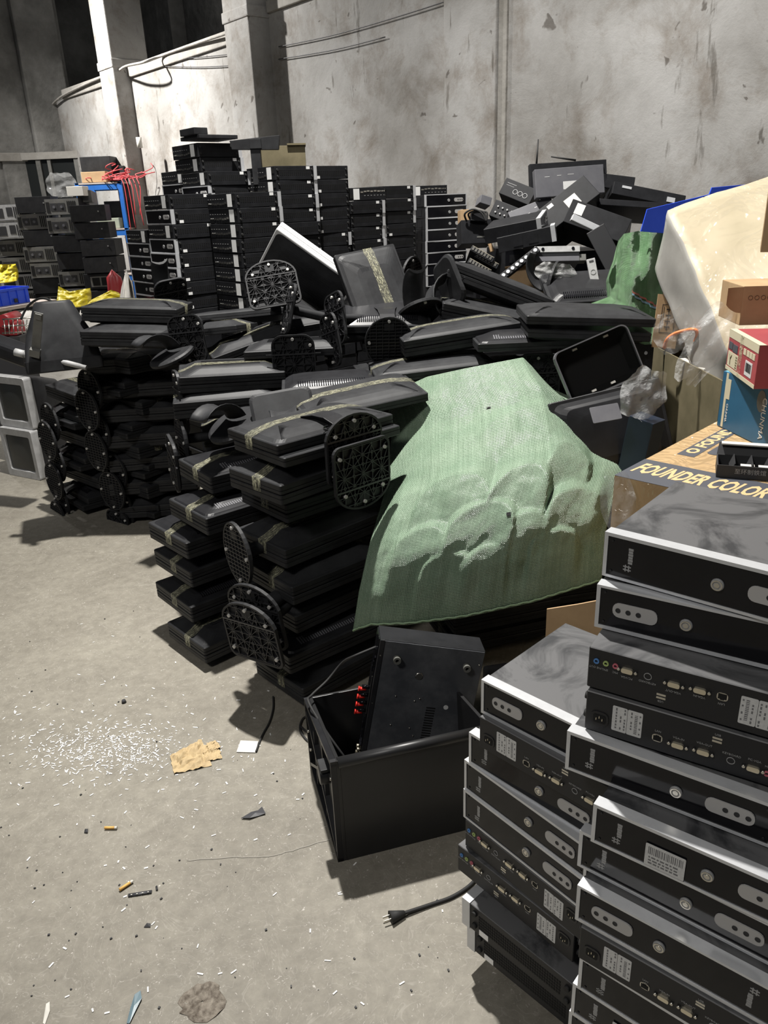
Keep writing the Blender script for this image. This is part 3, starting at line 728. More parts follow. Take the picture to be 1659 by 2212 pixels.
# ---------------------------------------------------------------- the heap of loose monitors
def axes(c, X, Y):
    X = V(X).normalized(); Y = V(Y); Y = (Y - X * Y.dot(X)).normalized(); Z = X.cross(Y)
    return MX(((X.x, Y.x, Z.x, c[0]), (X.y, Y.y, Z.y, c[1]), (X.z, Y.z, Z.z, c[2]), (0, 0, 0, 1)))
def one(k, px, py, y, X, Y, label, tape=True, base=False, low=False):
    return mon(k, axes(aty(px, py, y), X, Y), label, GM, tape, base, low)
def two(k, px, py, y, X, Y, label, base=(0, 0), tape=True):
    pair(k, None, 0, label, base=base, tape=tape, M=axes(aty(px, py, y), X, Y))
pile((-.62, 3.62), 12, 6, ['step' and 'mid', 'mid', 'hump', 'slab', 'mid', 'slab'], .70, 'the pile behind the curved necks', (0,), 21)
two('mid', 500, 812, 3.45, (1, .22, -.03), (-.25, 1, 0), '%s monitor of the pair with torn tape behind the curved necks')
two('mid', 490, 862, 3.40, (1, .20, .0), (-.25, 1, 0), '%s monitor under the pair with torn tape')
pile((-.15, 3.75), 14, 6, ['slab', 'mid', 'hump', 'slab', 'mid', 'slab'], .78, 'the dark pile in the centre', (0,), 22)
pile((.36, 3.72), 4, 7, ['wide', 'plain', 'wide', 'slab', 'plain', 'slab', 'wide'], .86, 'the wide pile behind the sack', (0,), 23)
pile((.95, 3.75), -6, 7, ['vent', 'mid', 'slab', 'wide', 'mid', 'slab', 'wide'], .88, 'the pile right of the sack top', (0,), 24)
pile((-1.35, 4.35), 6, 7, ['plain', 'wide', 'slab', 'mid', 'slab', 'plain', 'slab'], .92, 'the pile under the long taped pair', (0,), 25)
pile((-.62, 4.22), 16, 7, ['wide', 'slab', 'mid', 'wide', 'mid', 'slab', 'wide'], .95, 'the pile below the torn lid monitor', (0,), 26)
pile((.15, 4.40), 8, 7, ['slab', 'wide', 'mid', 'slab', 'mid', 'slab', 'wide'], .92, 'the pile before the upright label column', (0,), 27)
pile((.80, 4.45), 4, 7, ['slab', 'wide', 'mid', 'slab', 'mid', 'slab', 'wide'], .90, 'the pile before the front facing column', (0,), 28)
two('plain', 300, 672, 4.2, (1, -.05, -.06), (.1, 1, 0), '%s monitor of the long taped pair under the yellow bag')
two('wide', 305, 722, 4.1, (1, -.06, -.05), (.1, 1, 0), '%s monitor of the pair below the long taped pair')
one('mid', 455, 722, 4.0, (1, -.3, .1), (.3, 1, -.1), 'black monitor with its arched foot tilted outward beside the long taped pair', True, True)
one('wide', 512, 695, 4.15, (1, .2, .03), (-.25, 1, -.25), 'black monitor with dusty taped back in front of the white label column')
two('slab', 545, 745, 3.9, (1, .3, .28), (-.3, 1, 0), '%s monitor of the short tilted pair left of the webbed foot')
two('pale', 664, 590, 4.15, (.80, -.02, -.60), (-.45, .55, -.66), '%s of the tilted monitors with white edges')
one('wide', 822, 652, 3.80, (.28, -.42, -.80), (.93, .25, -.12), 'big ridged black monitor with round foot facing us at the heap centre', True, False)
one('square', 832, 690, 3.70, (1, .05, -.03), (.0, .97, .22), 'black monitor whose round gridded foot faces us at the heap centre', False, True)
one('square', 868, 738, 3.74, (1, .1, -.05), (.0, .98, .10), 'black monitor whose round foot hides behind the gridded one', False, True)
two('wide', 1075, 622, 3.85, (.90, -.10, -.36), (.15, 1, -.12), '%s monitor of the taped pair sloping down to the right')
two('plain', 1062, 683, 3.75, (.95, -.05, -.22), (.1, 1, 0), '%s monitor under the taped pair sloping right')
two('wide', 985, 722, 3.50, (1, .10, .10), (-.1, 1, 0), '%s monitor of the pair with a blue rating sticker')
two('wide', 930, 800, 3.38, (1, .10, .06), (-.1, 1, 0), '%s monitor of the pair touching the sack top')
one('wide', 1258, 690, 3.30, (1, -.04, -.06), (.04, 1, .02), 'flat ridged black monitor lying level before the green sack at the wall', False)
one('plain', 1258, 702, 3.30, (1, -.04, -.07), (-.04, -1, -.02), 'flat black monitor lying face up under the ridged one', False)
one('hump', 1265, 630, 4.0, (1, .0, .02), (0, .9, .35), 'square dark monitor tilted before the grey lid in the device heap', False)
one('vent', 1130, 742, 3.35, (1, .02, .0), (0, 1, 0), 'black monitor with ribbed vents beside the empty monitor frame', False)
one('mid', 1137, 800, 3.5, (1, .02, .0), (0, 1, -.05), 'black monitor with big arched foot beside the empty monitor frame', False, True)
one('plain', 772, 868, 3.05, (1, .32, .10), (-.3, 1, .1), 'black monitor with a taped arm lying left of the sack', True)
one('slab', 640, 640, 4.5, (.9, .2, -.3), (-.2, .9, .5), 'dark monitor leaning under the white edged pair', False)
one('slab', 690, 702, 4.0, (.95, .15, .1), (-.2, 1, 0), 'dark grey monitor edge between the hanging feet', False)
one('mid', 640, 762, 3.62, (1, .05, 0), (0, 1, -.05), 'black monitor with webbed foot facing us left of the heap centre', False, True)
one('hump', 715, 838, 3.3, (1, .1, 0), (0, 1, 0), 'small black monitor lying level above the taped arm', False)
# loose stands
def stand_proto(kind, curved):
    root = thing('monitor_stand', 's', 'stand', MX.Identity(4))
    add_base(root, kind, 0, 0)
    m = MB(); rows = []
    n = 9
    for i in range(n):
        t = i / (n - 1)
        if curved: p = V((0, .02 + .10 * sin(t * 1.9), .10 * (1 - cos(t * 2.1)) - .01)); d = V((0, cos(t * 1.9), .9 * sin(t * 2.1)))
        else: p = V((0, .006 + .21 * t, 0)); d = V((0, 1, 0))
        d.normalize(); nn = V((0, -d.z, d.y)); ww = (.055 if curved else .036) * (1 - .15 * t); th = .007 if curved else .022
        rows.append([p + V((ww * cos(a), 0, 0)) + nn * th * (abs(sin(a)) ** .7) * (1 if sin(a) > 0 else -1) + (nn * .022 * (cos(a) ** 2) * -1 if curved else V((0, 0, 0))) for a in [2 * pi * q / 14 for q in range(14)]])
    m.loft(rows, smooth=True); m.build('column', MT['black_plastic'], root)
    if not curved:
        m = MB(); m.box((0, .235, 0), (.05, .05, .05)); m.build('hinge', MT['black_metal'], root, .004)
    return root
SP = {}
def stand(kind, curved, px, py, y, X, Y, label):
    k = (kind, curved)
    if k not in SP: SP[k] = stand_proto(kind, curved); SP[k]['_proto'] = 1
    return dup(SP[k], axes(aty(px, py, y), X, Y), label, 'loose monitor stands on the heap')
stand('dshape', 0, 588, 612, 3.85, (.95, .15, .1), (.20, .80, -.45), 'loose stand with webbed foot turned up before the white label column')
stand('oval', 0, 626, 668, 3.75, (.25, -.8, .1), (.90, .25, -.28), 'loose stand with its thick column pointing right under the white edges')
stand('oval', 0, 728, 690, 3.55, (.45, -.80, .30), (.85, .48, -.1), 'loose stand with foot seen edge on left of the ridged monitor')
stand('oval', 0, 718, 735, 3.52, (.40, -.85, .25), (.88, .42, .0), 'loose stand whose foot hangs just below the edge on one')
stand('oval', 1, 968, 612, 3.75, (.35, -.75, .5), (-.80, .3, -.45), 'shiny curved stand with its open foot turned right')
stand('round', 1, 905, 668, 3.65, (.9, .3, .1), (-.2, .5, .85), 'shiny curved neck arching beside the open foot')
stand('round', 1, 886, 606, 4.0, (.5, .8, .1), (-.9, .5, .1), 'round footed stand standing on edge behind the curved neck')
stand('round', 1, 505, 915, 3.0, (.85, -.5, .1), (-.3, -.3, .95), 'curved neck stand arching above the vented monitors')
stand('dshape', 1, 615, 905, 2.95, (.95, .15, .1), (.1, -.75, .55), 'upright stand with smooth arched foot behind the top wide monitor')
stand('round', 1, 370, 765, 3.75, (.8, -.6, .1), (-.3, -.2, .95), 'curved neck stand left of the pair with torn tape')
stand('oval', 1, 368, 640, 4.5, (.8, .5, .1), (-.5, .7, .5), 'curved neck stand before the silver front column')
stand('round', 1, 1192, 615, 4.1, (.45, .9, .05), (-.9, .4, .15), 'round footed stand standing on edge before the torn carton')
stand('oval', 0, 390, 858, 3.35, (.35, -.9, .1), (.92, .35, .0), 'loose stand with webbed foot turned left beside the round footed pile')
stand('round', 0, 396, 950, 3.28, (.40, -.9, .1), (.9, .40, .0), 'loose stand with gridded foot turned left low beside the round footed pile')
stand('oval', 0, 378, 1000, 3.22, (.4, -.9, -.2), (.9, .4, .0), 'loose stand with ribbed foot lowest beside the round footed pile')
stand('round', 0, 518, 1195, 2.48, (.55, -.82, .12), (.80, .55, .0), 'loose stand with gridded oval foot between the two taped piles')
stand('dshape', 0, 556, 1322, 2.36, (.80, -.60, .05), (.60, .78, .10), 'loose stand with arched foot leaning behind the webbed one low in the taped pile')
stand('dshape', 0, 546, 1362, 2.31, (.82, -.57, .05), (.57, .80, .10), 'loose stand with webbed foot turned left low in the taped pile by the casing')
# empty front frame
def frame():
    root = thing('hollow_bezel', 'empty grey rimmed monitor frame with black inside standing behind the green sack', 'frame', axes(aty(1290, 788, 3.0), (.90, .08, .34), (-.28, .28, .92)))
    w, h = .305, .215; m = MB()
    def rr(a, b, r, z): return [V((p[0], p[1], z)) for p in rrect(a, b, r, 5)]
    m.loft([rr(w, h, .03, .035), rr(w, h, .03, .0), rr(w - .05, h - .05, .018, -.052)], False, False, False); m.loft([rr(w - .010, h - .010, .026, .020), rr(w - .010, h - .010, .026, .035)], False, False)
    m.loft([rr(w, h, .03, .035), rr(w - .010, h - .010, .026, .035)], False, False)
    m.build('rim', MT['grey_rim'], root)
    m = MB(); m.loft([rr(w - .012, h - .012, .026, .022), rr(w - .014, h - .014, .026, .0), rr(w - .056, h - .056, .017, -.048), rr(.01, .01, .003, -.049)], False, True); m.build('inner_shell', MT['void_black'], root)
    m = MB(); m.prism(rrect(w - .053, h - .053, .016, 5), -.054, -.0492); m.build('back_sheet', MT['void_black'], root)
    for x, y in ((-.06, h / 2 - .018), (.07, h / 2 - .018), (-.05, -h / 2 + .02), (.03, -h / 2 + .02)):
        MB().box((x, y, .004), (.018, .008, .012)).build('clip', MT['paper'], root)
frame()
one('hump', 1318, 935, 2.78, (.95, .05, .18), (-.18, .30, .93), 'black flat monitor leaning below the empty frame', False)
m = MB(); m.prism(rrect(.10, .06, .004, 2), 0, .003); o = m.build('grey_plate', MT['grey_metal'], None, .0008); o.matrix_world = axes(aty(1308, 893, 2.55), (.95, .05, .12), (-.1, .55, .65)); tag(o, 'small grey plate lying on the black monitor below the empty frame', 'plate')
# tube monitors at the far left
def crt(label, M, rim):
    root = thing('tube_monitor', label, 'monitor', M, 'old tube monitors at the left edge')
    w, h, d = .30, .27, .30
    m = MB(); o = rrect(w, h, .012, 3); 
    m.loft([[V((p[0], y, p[1] + h / 2)) for p in rrect(a, b, .012, 3)] for a, b, y in ((w - .075, h - .085, .012), (w - .065, h - .075, 0), (w - .004, h - .004, -.002), (w, h, .004), (w, h, .05))], False, True)
    m.build('front_frame', MT[rim], root)
    m = MB(); rows = []
    for j in range(7):
        rows.append([V(((i / 6 - .5) * (w - .07), .010 - .012 * (1 - (2 * i / 6 - 1) ** 2) * (1 - (2 * j / 6 - 1) ** 2), h / 2 + (j / 6 - .5) * (h - .08))) for i in range(7)])
    m.grid(rows); m.build('screen', MT['tube_glass'], root)
    m = MB(); m.loft([[V((p[0], y, p[1] + h / 2 + c)) for p in rrect(a, b, r_, 4)] for a, b, y, c, r_ in ((w - .006, h - .006, .05, 0, .012), (w - .02, h - .02, .10, 0, .02), (w * .82, h * .82, .17, .0, .05), (w * .62, h * .66, .24, .0, .05), (w * .5, h * .55, .29, 0, .04), (w * .44, h * .5, .30, 0, .035))], False, True, True)
    m.build('back_shell', MT['black_plastic'], root)
    m = MB()
    for j in range(14):
        for i in range(9): m.box((w * .40 - .0 * j - j * .0045, .115 + j * .0105, h / 2 + (i - 4) * .017), (.004, .005, .010))
    m.build('vent_dots', MT['void_black'], root)
    return root
c = atz(48, 1032, 0)
crt('old grey framed tube monitor standing on the floor at the left edge', T(c.x + .02, c.y, 0) @ rz(R(-30)), 'silver_plastic').scale = (1.12, 1.12, 1.3)
crt('old grey framed tube monitor stacked on another at the left edge', T(c.x + .03, c.y + .03, .352) @ rz(R(-30)), 'silver_plastic').scale = (1.15, 1.15, 1.3)
crt('black tube monitor lying on its face with the dotted back up', axes(aty(140, 790, 4.25), (.92, .38, .0), (-.12, .05, 1)), 'black_plastic').scale = (1.25, 1.15, 1.15)
m = MB(); m.box((0, 0, 0), (.042, .006, .24)); m.box((0, -.006, .10), (.03, .008, .03)); m.box((0, -.012, -.10), (.05, .03, .04))
o = m.build('metal_bracket', MT['beige_metal'], None, .002); o.matrix_world = axes(aty(80, 722, 3.9), (.98, .1, -.1), (0, .95, .3)) @ ry(R(14)); tag(o, 'grey metal bracket leaning on the upturned tube monitor', 'bracket')
m = MB(); m.tube([(-.16, 0, .02), (0, 0, .0), (.16, 0, -.03)], [.018, .016, .013], 10); m.cyl((-.21, 0, .03), (-.16, 0, .02), .02, n=12)
o = m.build('tubular_bracket', MT['silver_plastic'], None); o.matrix_world = axes(aty(120, 778, 3.98), (1, -.1, -.08), (0, 1, 0)); tag(o, 'grey tubular arm lying on the upper tube monitor', 'arm')
m = MB(); m.bb(-.25, .2, -.07, .07, -.05, .05); o = m.build('black_case', MT['black_satin'], None, .03, 3); o.matrix_world = axes(aty(10, 752, 4.5), (.9, -.3, -.28), (.3, .9, 0)); tag(o, 'glossy black rounded case behind the upper tube monitor', 'case')

# round emblem on the top wide monitor of the taped pile
t1 = [o for o in COL.objects if o.get('label') == 'upper monitor of the topmost taped pair beside the green sack'][0]
q = t1.matrix_world.inverted() @ atz(716, 919, .99)
m = MB(); zt_ = .034 + .018
m.ring((q.x, q.y, zt_ - .006), .030, .0022, .0068, 28)
text_mesh(m, 'DELL', .021, T(q.x, q.y, zt_ + .0002) @ rz(pi), .0006)
m.build('emblem', MT['rib_black'], t1)
mat('green_hem', (.25, .36, .22), .6)
mat('stripe_red', (.42, .14, .11), .5)
mat('stripe_blue', (.24, .38, .5), .5)
mat('casing_black', (.016, .016, .0165), .38, noise=1, nscale=4, col2=(.022, .022, .023))
mat('dusty_plate', (.050, .053, .060), .42, noise=1, nscale=9, col2=(.11, .113, .12), contrast=(.42, .75), detail=8)
mat('foot_grey', (.10, .10, .09), .6)
mat('print_grey', (.075, .08, .095), .4)
mat('cardboard_gold', (.62, .43, .22), .55)
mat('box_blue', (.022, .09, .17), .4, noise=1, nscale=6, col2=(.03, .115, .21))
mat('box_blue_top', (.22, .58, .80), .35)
mat('box_cream', (.55, .5, .36), .6)
mat('box_red', (.30, .05, .06), .5, noise=1, nscale=6, col2=(.36, .07, .075))
mat('print_dim', (.13, .085, .05), .7)
mat('film_clear', (.85, .86, .85), .10, alpha=.26, bump=1, bscale=30, bdist=.012, coat=.5, noise=1, nscale=18, col2=(.95, .95, .95))
# ---------------------------------------------------------------- woven sacks
def woven(name, col, col2):
    m = bpy.data.materials.new(name); m.use_nodes = True; nt = m.node_tree; b = nt.nodes['Principled BSDF']; L = nt.links.new
    uv = node(nt, 'ShaderNodeUVMap'); tc = node(nt, 'ShaderNodeTexCoord')
    ws = []
    for d, s in (('X', 44.0), ('Y', 44.0)):
        w = node(nt, 'ShaderNodeTexWave', Scale=s, Distortion=.8, Detail=2.0); w.bands_direction = d; w.inputs['Detail Scale'].default_value = 1.5
        L(uv.outputs['UV'], w.inputs['Vector']); ws.append(w)
    mx = node(nt, 'ShaderNodeMath', operation='MULTIPLY'); L(ws[0].outputs['Fac'], mx.inputs[0]); L(ws[1].outputs['Fac'], mx.inputs[1])
    n = node(nt, 'ShaderNodeTexNoise', Scale=9.0, Detail=6.0); L(tc.outputs['Object'], n.inputs['Vector'])
    rp = node(nt, 'ShaderNodeValToRGB'); e = rp.color_ramp.elements; e[0].position = .3; e[0].color = (*col, 1); e[1].position = .7; e[1].color = (*col2, 1); L(n.outputs['Fac'], rp.inputs['Fac'])
    mp = node(nt, 'ShaderNodeMapping'); mp.inputs['Scale'].default_value = (90, 2.5, 1); L(uv.outputs['UV'], mp.inputs['Vector'])
    st = node(nt, 'ShaderNodeTexNoise', Scale=1.0, Detail=2.0); L(mp.outputs['Vector'], st.inputs['Vector'])
    r2 = node(nt, 'ShaderNodeValToRGB'); e = r2.color_ramp.elements; e[0].position = .35; e[0].color = (.80, .82, .80, 1); e[1].position = .65; e[1].color = (1, 1, 1, 1); L(st.outputs['Fac'], r2.inputs['Fac'])
    m1 = node(nt, 'ShaderNodeMix', data_type='RGBA', blend_type='MULTIPLY'); m1.inputs['Factor'].default_value = 1; L(rp.outputs['Color'], m1.inputs[6]); L(r2.outputs['Color'], m1.inputs[7])
    L(m1.outputs[2], b.inputs['Base Color'])
    b.inputs['Roughness'].default_value = .33; b.inputs['Specular IOR Level'].default_value = .8
    bp = node(nt, 'ShaderNodeBump', Strength=1.0, Distance=.005); L(mx.outputs[0], bp.inputs['Height'])
    n3 = node(nt, 'ShaderNodeTexNoise', Scale=28.0, Detail=4.0); L(tc.outputs['Object'], n3.inputs['Vector'])
    b2 = node(nt, 'ShaderNodeBump', Strength=.5, Distance=.006); L(n3.outputs['Fac'], b2.inputs['Height']); L(bp.outputs['Normal'], b2.inputs['Normal']); L(b2.outputs['Normal'], b.inputs['Normal'])
    MT[name] = m
woven('green_weave', (.25, .36, .25), (.33, .44, .32))
woven('green_weave_deep', (.17, .34, .16), (.23, .41, .21))
def poly_at(pts, t):
    ls = [0]
    for a, b in zip(pts, pts[1:]): ls.append(ls[-1] + math.hypot(b[0] - a[0], b[1] - a[1]))
    s = t * ls[-1]
    for i in range(len(pts) - 1):
        if s <= ls[i + 1] or i == len(pts) - 2:
            k = (s - ls[i]) / max(1e-6, ls[i + 1] - ls[i]); return (lerp(pts[i][0], pts[i + 1][0], k), lerp(pts[i][1], pts[i + 1][1], k))
def vnoise(x, y, z, s):
    from mathutils import noise
    return noise.noise(V((x * s, y * s, z * s)))
def uvmesh(name, rows, uvs, mtl, parent=None):
    n = len(rows[0]); vs = [p for r in rows for p in r]; uv = [q for r in uvs for q in r]
    fs = [(i * n + k, i * n + k + 1, (i + 1) * n + k + 1, (i + 1) * n + k) for i in range(len(rows) - 1) for k in range(n - 1)]
    me = bpy.data.meshes.new(name); me.from_pydata([tuple(p) for p in vs], [], fs)
    ul = me.uv_layers.new(name='UVMap')
    for poly in me.polygons:
        poly.use_smooth = True
        for li in poly.loop_indices: ul.data[li].uv = uv[me.loops[li].vertex_index]
    me.materials.append(mtl); o = bpy.data.objects.new(name, me); COL.objects.link(o)
    if parent: o.parent = parent
    return o
def coons(B, Tp, Lf, Rt, depth, nu, nv, disp, back, fold=.012):
    rows = []; uvs = []
    for j in range(nv + 1):
        v = j / nv; row = []; ru = []
        for i in range(nu + 1):
            u = i / nu
            b, t, l, r_ = poly_at(B, u), poly_at(Tp, u), poly_at(Lf, v), poly_at(Rt, v)
            p = [lerp(b[k], t[k], v) + lerp(l[k], r_[k], u) - (lerp(lerp(B[0][k], B[-1][k], u), lerp(Tp[0][k], Tp[-1][k], u), v)) for k in (0, 1)]
            y = depth(u, v)
            y -= disp(u, v)
            q = aty(p[0], p[1], y)
            row.append(q); ru.append((u * 1.1, v * 1.2))
        rows.append(row); uvs.append(ru)
    # wrap round to a back face so that the bag has its own thickness
    full = []; fuv = []
    for j, row in enumerate(rows):
        v = j / nv; bk = []
        for i in range(nu, -1, -1):
            u = i / nu; k = (max(0, sin(pi * u)) ** .5) * (max(0, sin(pi * v)) ** .5)
            bk.append(row[i] + V((0, .004 + back * k, -.06 * k)))
        full.append(row + bk); fuv.append(uvs[j] + [(2.2 - q[0], q[1]) for q in uvs[j][::-1]])
    return full, fuv
def bump_disc(u, v, cu, cv, ru, rv, edge=.10):
    d = math.hypot((u - cu) / ru, (v - cv) / rv)
    return 0 if d > 1 + edge else (1 if d < 1 - edge else (1 + edge - d) / (2 * edge))
def sack1():
    B = [(762, 1365), (800, 1352), (880, 1350), (1000, 1335), (1150, 1302), (1300, 1255)]
    Tp = [(848, 850), (870, 838), (922, 814), (1000, 797), (1130, 772), (1150, 792), (1188, 838), (1240, 860)]
    Lf = [(762, 1365), (775, 1280), (797, 1180), (832, 1060), (846, 940), (836, 900), (848, 850)]
    Rt = [(1300, 1255), (1308, 1150), (1325, 1085), (1352, 1000), (1330, 940), (1303, 889), (1240, 860)]
    def depth(u, v):
        y = 2.30 + .78 * v ** 1.5 - .10 * sin(pi * min(1, v * 1.25))
        return y + .22 * abs(2 * u - 1) ** 2.6 * (.4 + .6 * v)
    plates = [(.30, .58, .15, .12, .070), (.57, .56, .13, .14, .080), (.76, .64, .10, .13, .060), (.13, .54, .09, .10, .05), (.45, .44, .14, .12, .070), (.84, .46, .12, .10, .065), (.22, .38, .11, .10, .05), (.64, .36, .10, .08, .05), (.34, .26, .10, .08, .04), (.50, .26, .09, .08, .04), (.78, .28, .10, .07, .04), (.60, .78, .20, .06, .03)]
    def disp(u, v):
        d = 0
        for cu, cv, ru, rv, a in plates:
            q = (u - cu) / ru
            if abs(q) > 1.25: continue
            side = min(1, max(0, (1.25 - abs(q)) / .35)); side = side * side * (3 - 2 * side)
            vt = cv + rv * (math.sqrt(max(0, 1 - min(1, abs(q)) ** 2)) - 1); t = v - vt
            f = math.exp(-t / .06) if t > 0 else (1 - min(1, -t / .26)) ** .8
            d = max(d, a * f * side)
        w = .022 * vnoise(u * 1.1, v, 0, 4.0) + .009 * vnoise(u, v, 3, 12) + .003 * vnoise(u, v, 7, 30)
        w += .006 * sin((u * 1.4 - v * .3) * 38 + 3 * vnoise(u, v, 1, 3)) * (max(0, .30 - v) / .30)
        return (d + w) * min(1, sin(pi * min(max(u, .0), 1)) * 4 + .05) * min(1, 5 * v + .1) * min(1, (1 - v) * 5 + .2)
    rows, uvs = coons(B, Tp, Lf, Rt, depth, 120, 120, disp, .34)
    root = thing('woven_sack', 'big pale green woven sack bulging in the middle of the piles', 'sack', T(.45, 2.5, .3))
    o = uvmesh('sack_cloth', [[p - V((.45, 2.5, .3)) for p in r] for r in rows], uvs, MT['green_weave'], root)
    # tear holes, hem thread
    m = MB(); hem = []
    for k in range(41):
        p = rows[1][int(k * 3)]; hem.append(p + V((0, -.006, .004 * (k % 2))) - V((.45, 2.5, .3)))
    m.tube(hem, .0035, 6); m.build('hem', MT['green_hem'], root)
    for (i, j, s) in ((52, 97, .010), (67, 44, .013)):
        p = rows[j][i]; m = MB(); r = random.Random(i)
        pts = []
        for k in range(9):
            a = 2 * pi * k / 9; pts.append((s * r.uniform(.4, 1.1) * cos(a), s * r.uniform(.3, .8) * sin(a)))
        n = (rows[j + 1][i] - p).cross(rows[j][i + 1] - p).normalized(); n = n if n.y < 0 else -n
        m.prism(pts, 0, .0012); o = m.build('tear', MT['void_black'], root); o.matrix_local = axes(p + n * .003 - V((.45, 2.5, .3)), rows[j][i + 1] - p, rows[j + 1][i] - p) if n.dot((rows[j][i + 1] - p).cross(rows[j + 1][i] - p)) > 0 else axes(p + n * .003 - V((.45, 2.5, .3)), rows[j + 1][i] - p, rows[j][i + 1] - p)
sack1()
def sack2():
    B = [(1278, 655), (1310, 690), (1350, 720), (1392, 745), (1425, 742), (1455, 735)]
    Tp = [(1336, 520), (1348, 505), (1390, 497), (1430, 496), (1450, 505), (1470, 520)]
    Lf = [(1278, 655), (1318, 640), (1316, 600), (1330, 560), (1336, 520)]
    Rt = [(1455, 735), (1462, 680), (1468, 600), (1470, 520)]
    def disp(u, v): return .05 * vnoise(u * 1.2, v * .7, 5, 3.0) + .02 * vnoise(u * 1.3, v * .6, 9, 7) + .016 * sin((u * 1.4 + v * .35) * 13 + 2 * vnoise(u, v, 4, 2)) + .004 * vnoise(u, v, 2, 22)
    rows, uvs = coons(B, Tp, Lf, Rt, lambda u, v: 3.62 + .12 * v + .1 * (2 * u - 1) ** 2, 60, 60, disp, .22)
    root = thing('woven_sack', 'darker green sack with a red and blue stripe under the blue board', 'sack', T(1.1, 3.6, 1.2))
    uvmesh('sack_cloth', [[p - V((1.1, 3.6, 1.2)) for p in r] for r in rows], uvs, MT['green_weave_deep'], root)
    for name, c, dj in (('red_stripe', 'stripe_red', 0), ('blue_stripe', 'stripe_blue', 1)):
        m = MB(); rr = []
        for i in range(22, 59):
            j = int(25 - (i - 22) * .16 - dj * 1.6); n = V((0, -.004, .002))
            rr.append([rows[j][i] + n - V((1.1, 3.6, 1.2)), rows[j + 1][i] + n - V((1.1, 3.6, 1.2))])
        m.grid(rr); m.build(name, MT[c], root)
sack2()
pile((.42, 2.78), 20, 3, ['slab', 'mid', 'slab'], .28, 'the low pile beneath the sack', (0,), 31)
pile((.84, 2.95), 10, 3, ['slab', 'mid', 'slab'], .28, 'the dark pile beneath the sack edge', (0,), 32)

# ---------------------------------------------------------------- black casing with the amplifier standing in it
def casing():
    A = V((-.152, 1.62, 0)); ax = V((cos(R(5)), sin(R(5)), 0)); ay = V((-.245, .97, 0)).normalized()
    M = MX(((ax.x, ay.x, 0, A.x), (ax.y, ay.y, 0, A.y), (0, 0, 1, 0), (0, 0, 0, 1)))
    M = T(A) @ rz(R(15))
    root = thing('plastic_casing', 'open black plastic casing on the floor holding the amplifier', 'casing', M)
    W, D, h0, h1 = .44, .42, .345, .262; t = .010
    m = MB(); m.bb(t, W - t, 0, t, 0, h0 - .015); m.cyl((0.004, .008, h0 - .013), (W - .004, .008, h0 - .013), .0155, n=18); m.build('front_wall', MT['casing_black'], root)
    m = MB(); m.bb(t, W - t, D - t, D, 0, h1); m.build('rear_wall', MT['casing_black'], root, .002)
    m = MB(); m.bb(t, W - t, t, D - t, 0, .006); m.build('floor_panel', MT['casing_black'], root)
    for x, nm in ((0, 'ribbed_end'), (W - t, 'far_end')):
        m = MB(); m.hexa([V((x, 0, 0)), V((x + t, 0, 0)), V((x + t, D, 0)), V((x, D, 0)), V((x, 0, h0)), V((x + t, 0, h0)), V((x + t, D, h1)), V((x, D, h1))])
        e = m.build(nm, MT['casing_black'], root, .0015)
        if x: continue
        m = MB(); r_ = -.012
        def bar(a, b, w=.012, d=.016):
            a, b = V((0, *a)), V((0, *b)); dd = b - a; ang = math.atan2(dd.z, dd.y); m.box((a + b) / 2 + V((-d / 2, 0, 0)), (d, dd.length, w), MX.Rotation(ang, 3, 'X'))
        bar((.0, .006), (D, .006)); bar((0, h0 - .008), (D, h1 - .008)); bar((.006, 0), (.006, h0)); bar((D - .006, 0), (D - .006, h1))
        bar((.01, h0 - .03), (D - .01, h1 - .03), .006, .011)
        bar((.02, .02), (D - .02, h1 - .04), .010); bar((.02, h0 - .06), (D - .02, .02), .010); bar((.16, .02), (.16, h0 - .05), .007, .012); bar((.3, .02), (.3, h1 - .04), .007, .012)
        m.build('rib', MT['black_satin'], e)
        m = MB(); m.cyl((-.038, .075, h0 * .72), (0, .075, h0 * .72), .026, .028, n=22); m.build('roller', MT['black_satin'], e, .003)
        m = MB(); m.bb(-.036, -.005, .05, .10, h0 * .72 + .024, h0 * .72 + .034); m.build('roller_cover', MT['black_plastic'], e, .002)
        for y, z in ((.02, h0 * .80), (D - .03, h1 * .6), (D - .05, .1)): MB().cyl((-.018, y, z), (-.010, y, z), .005, n=10).build('screw', MT['steel'], e)
casing()
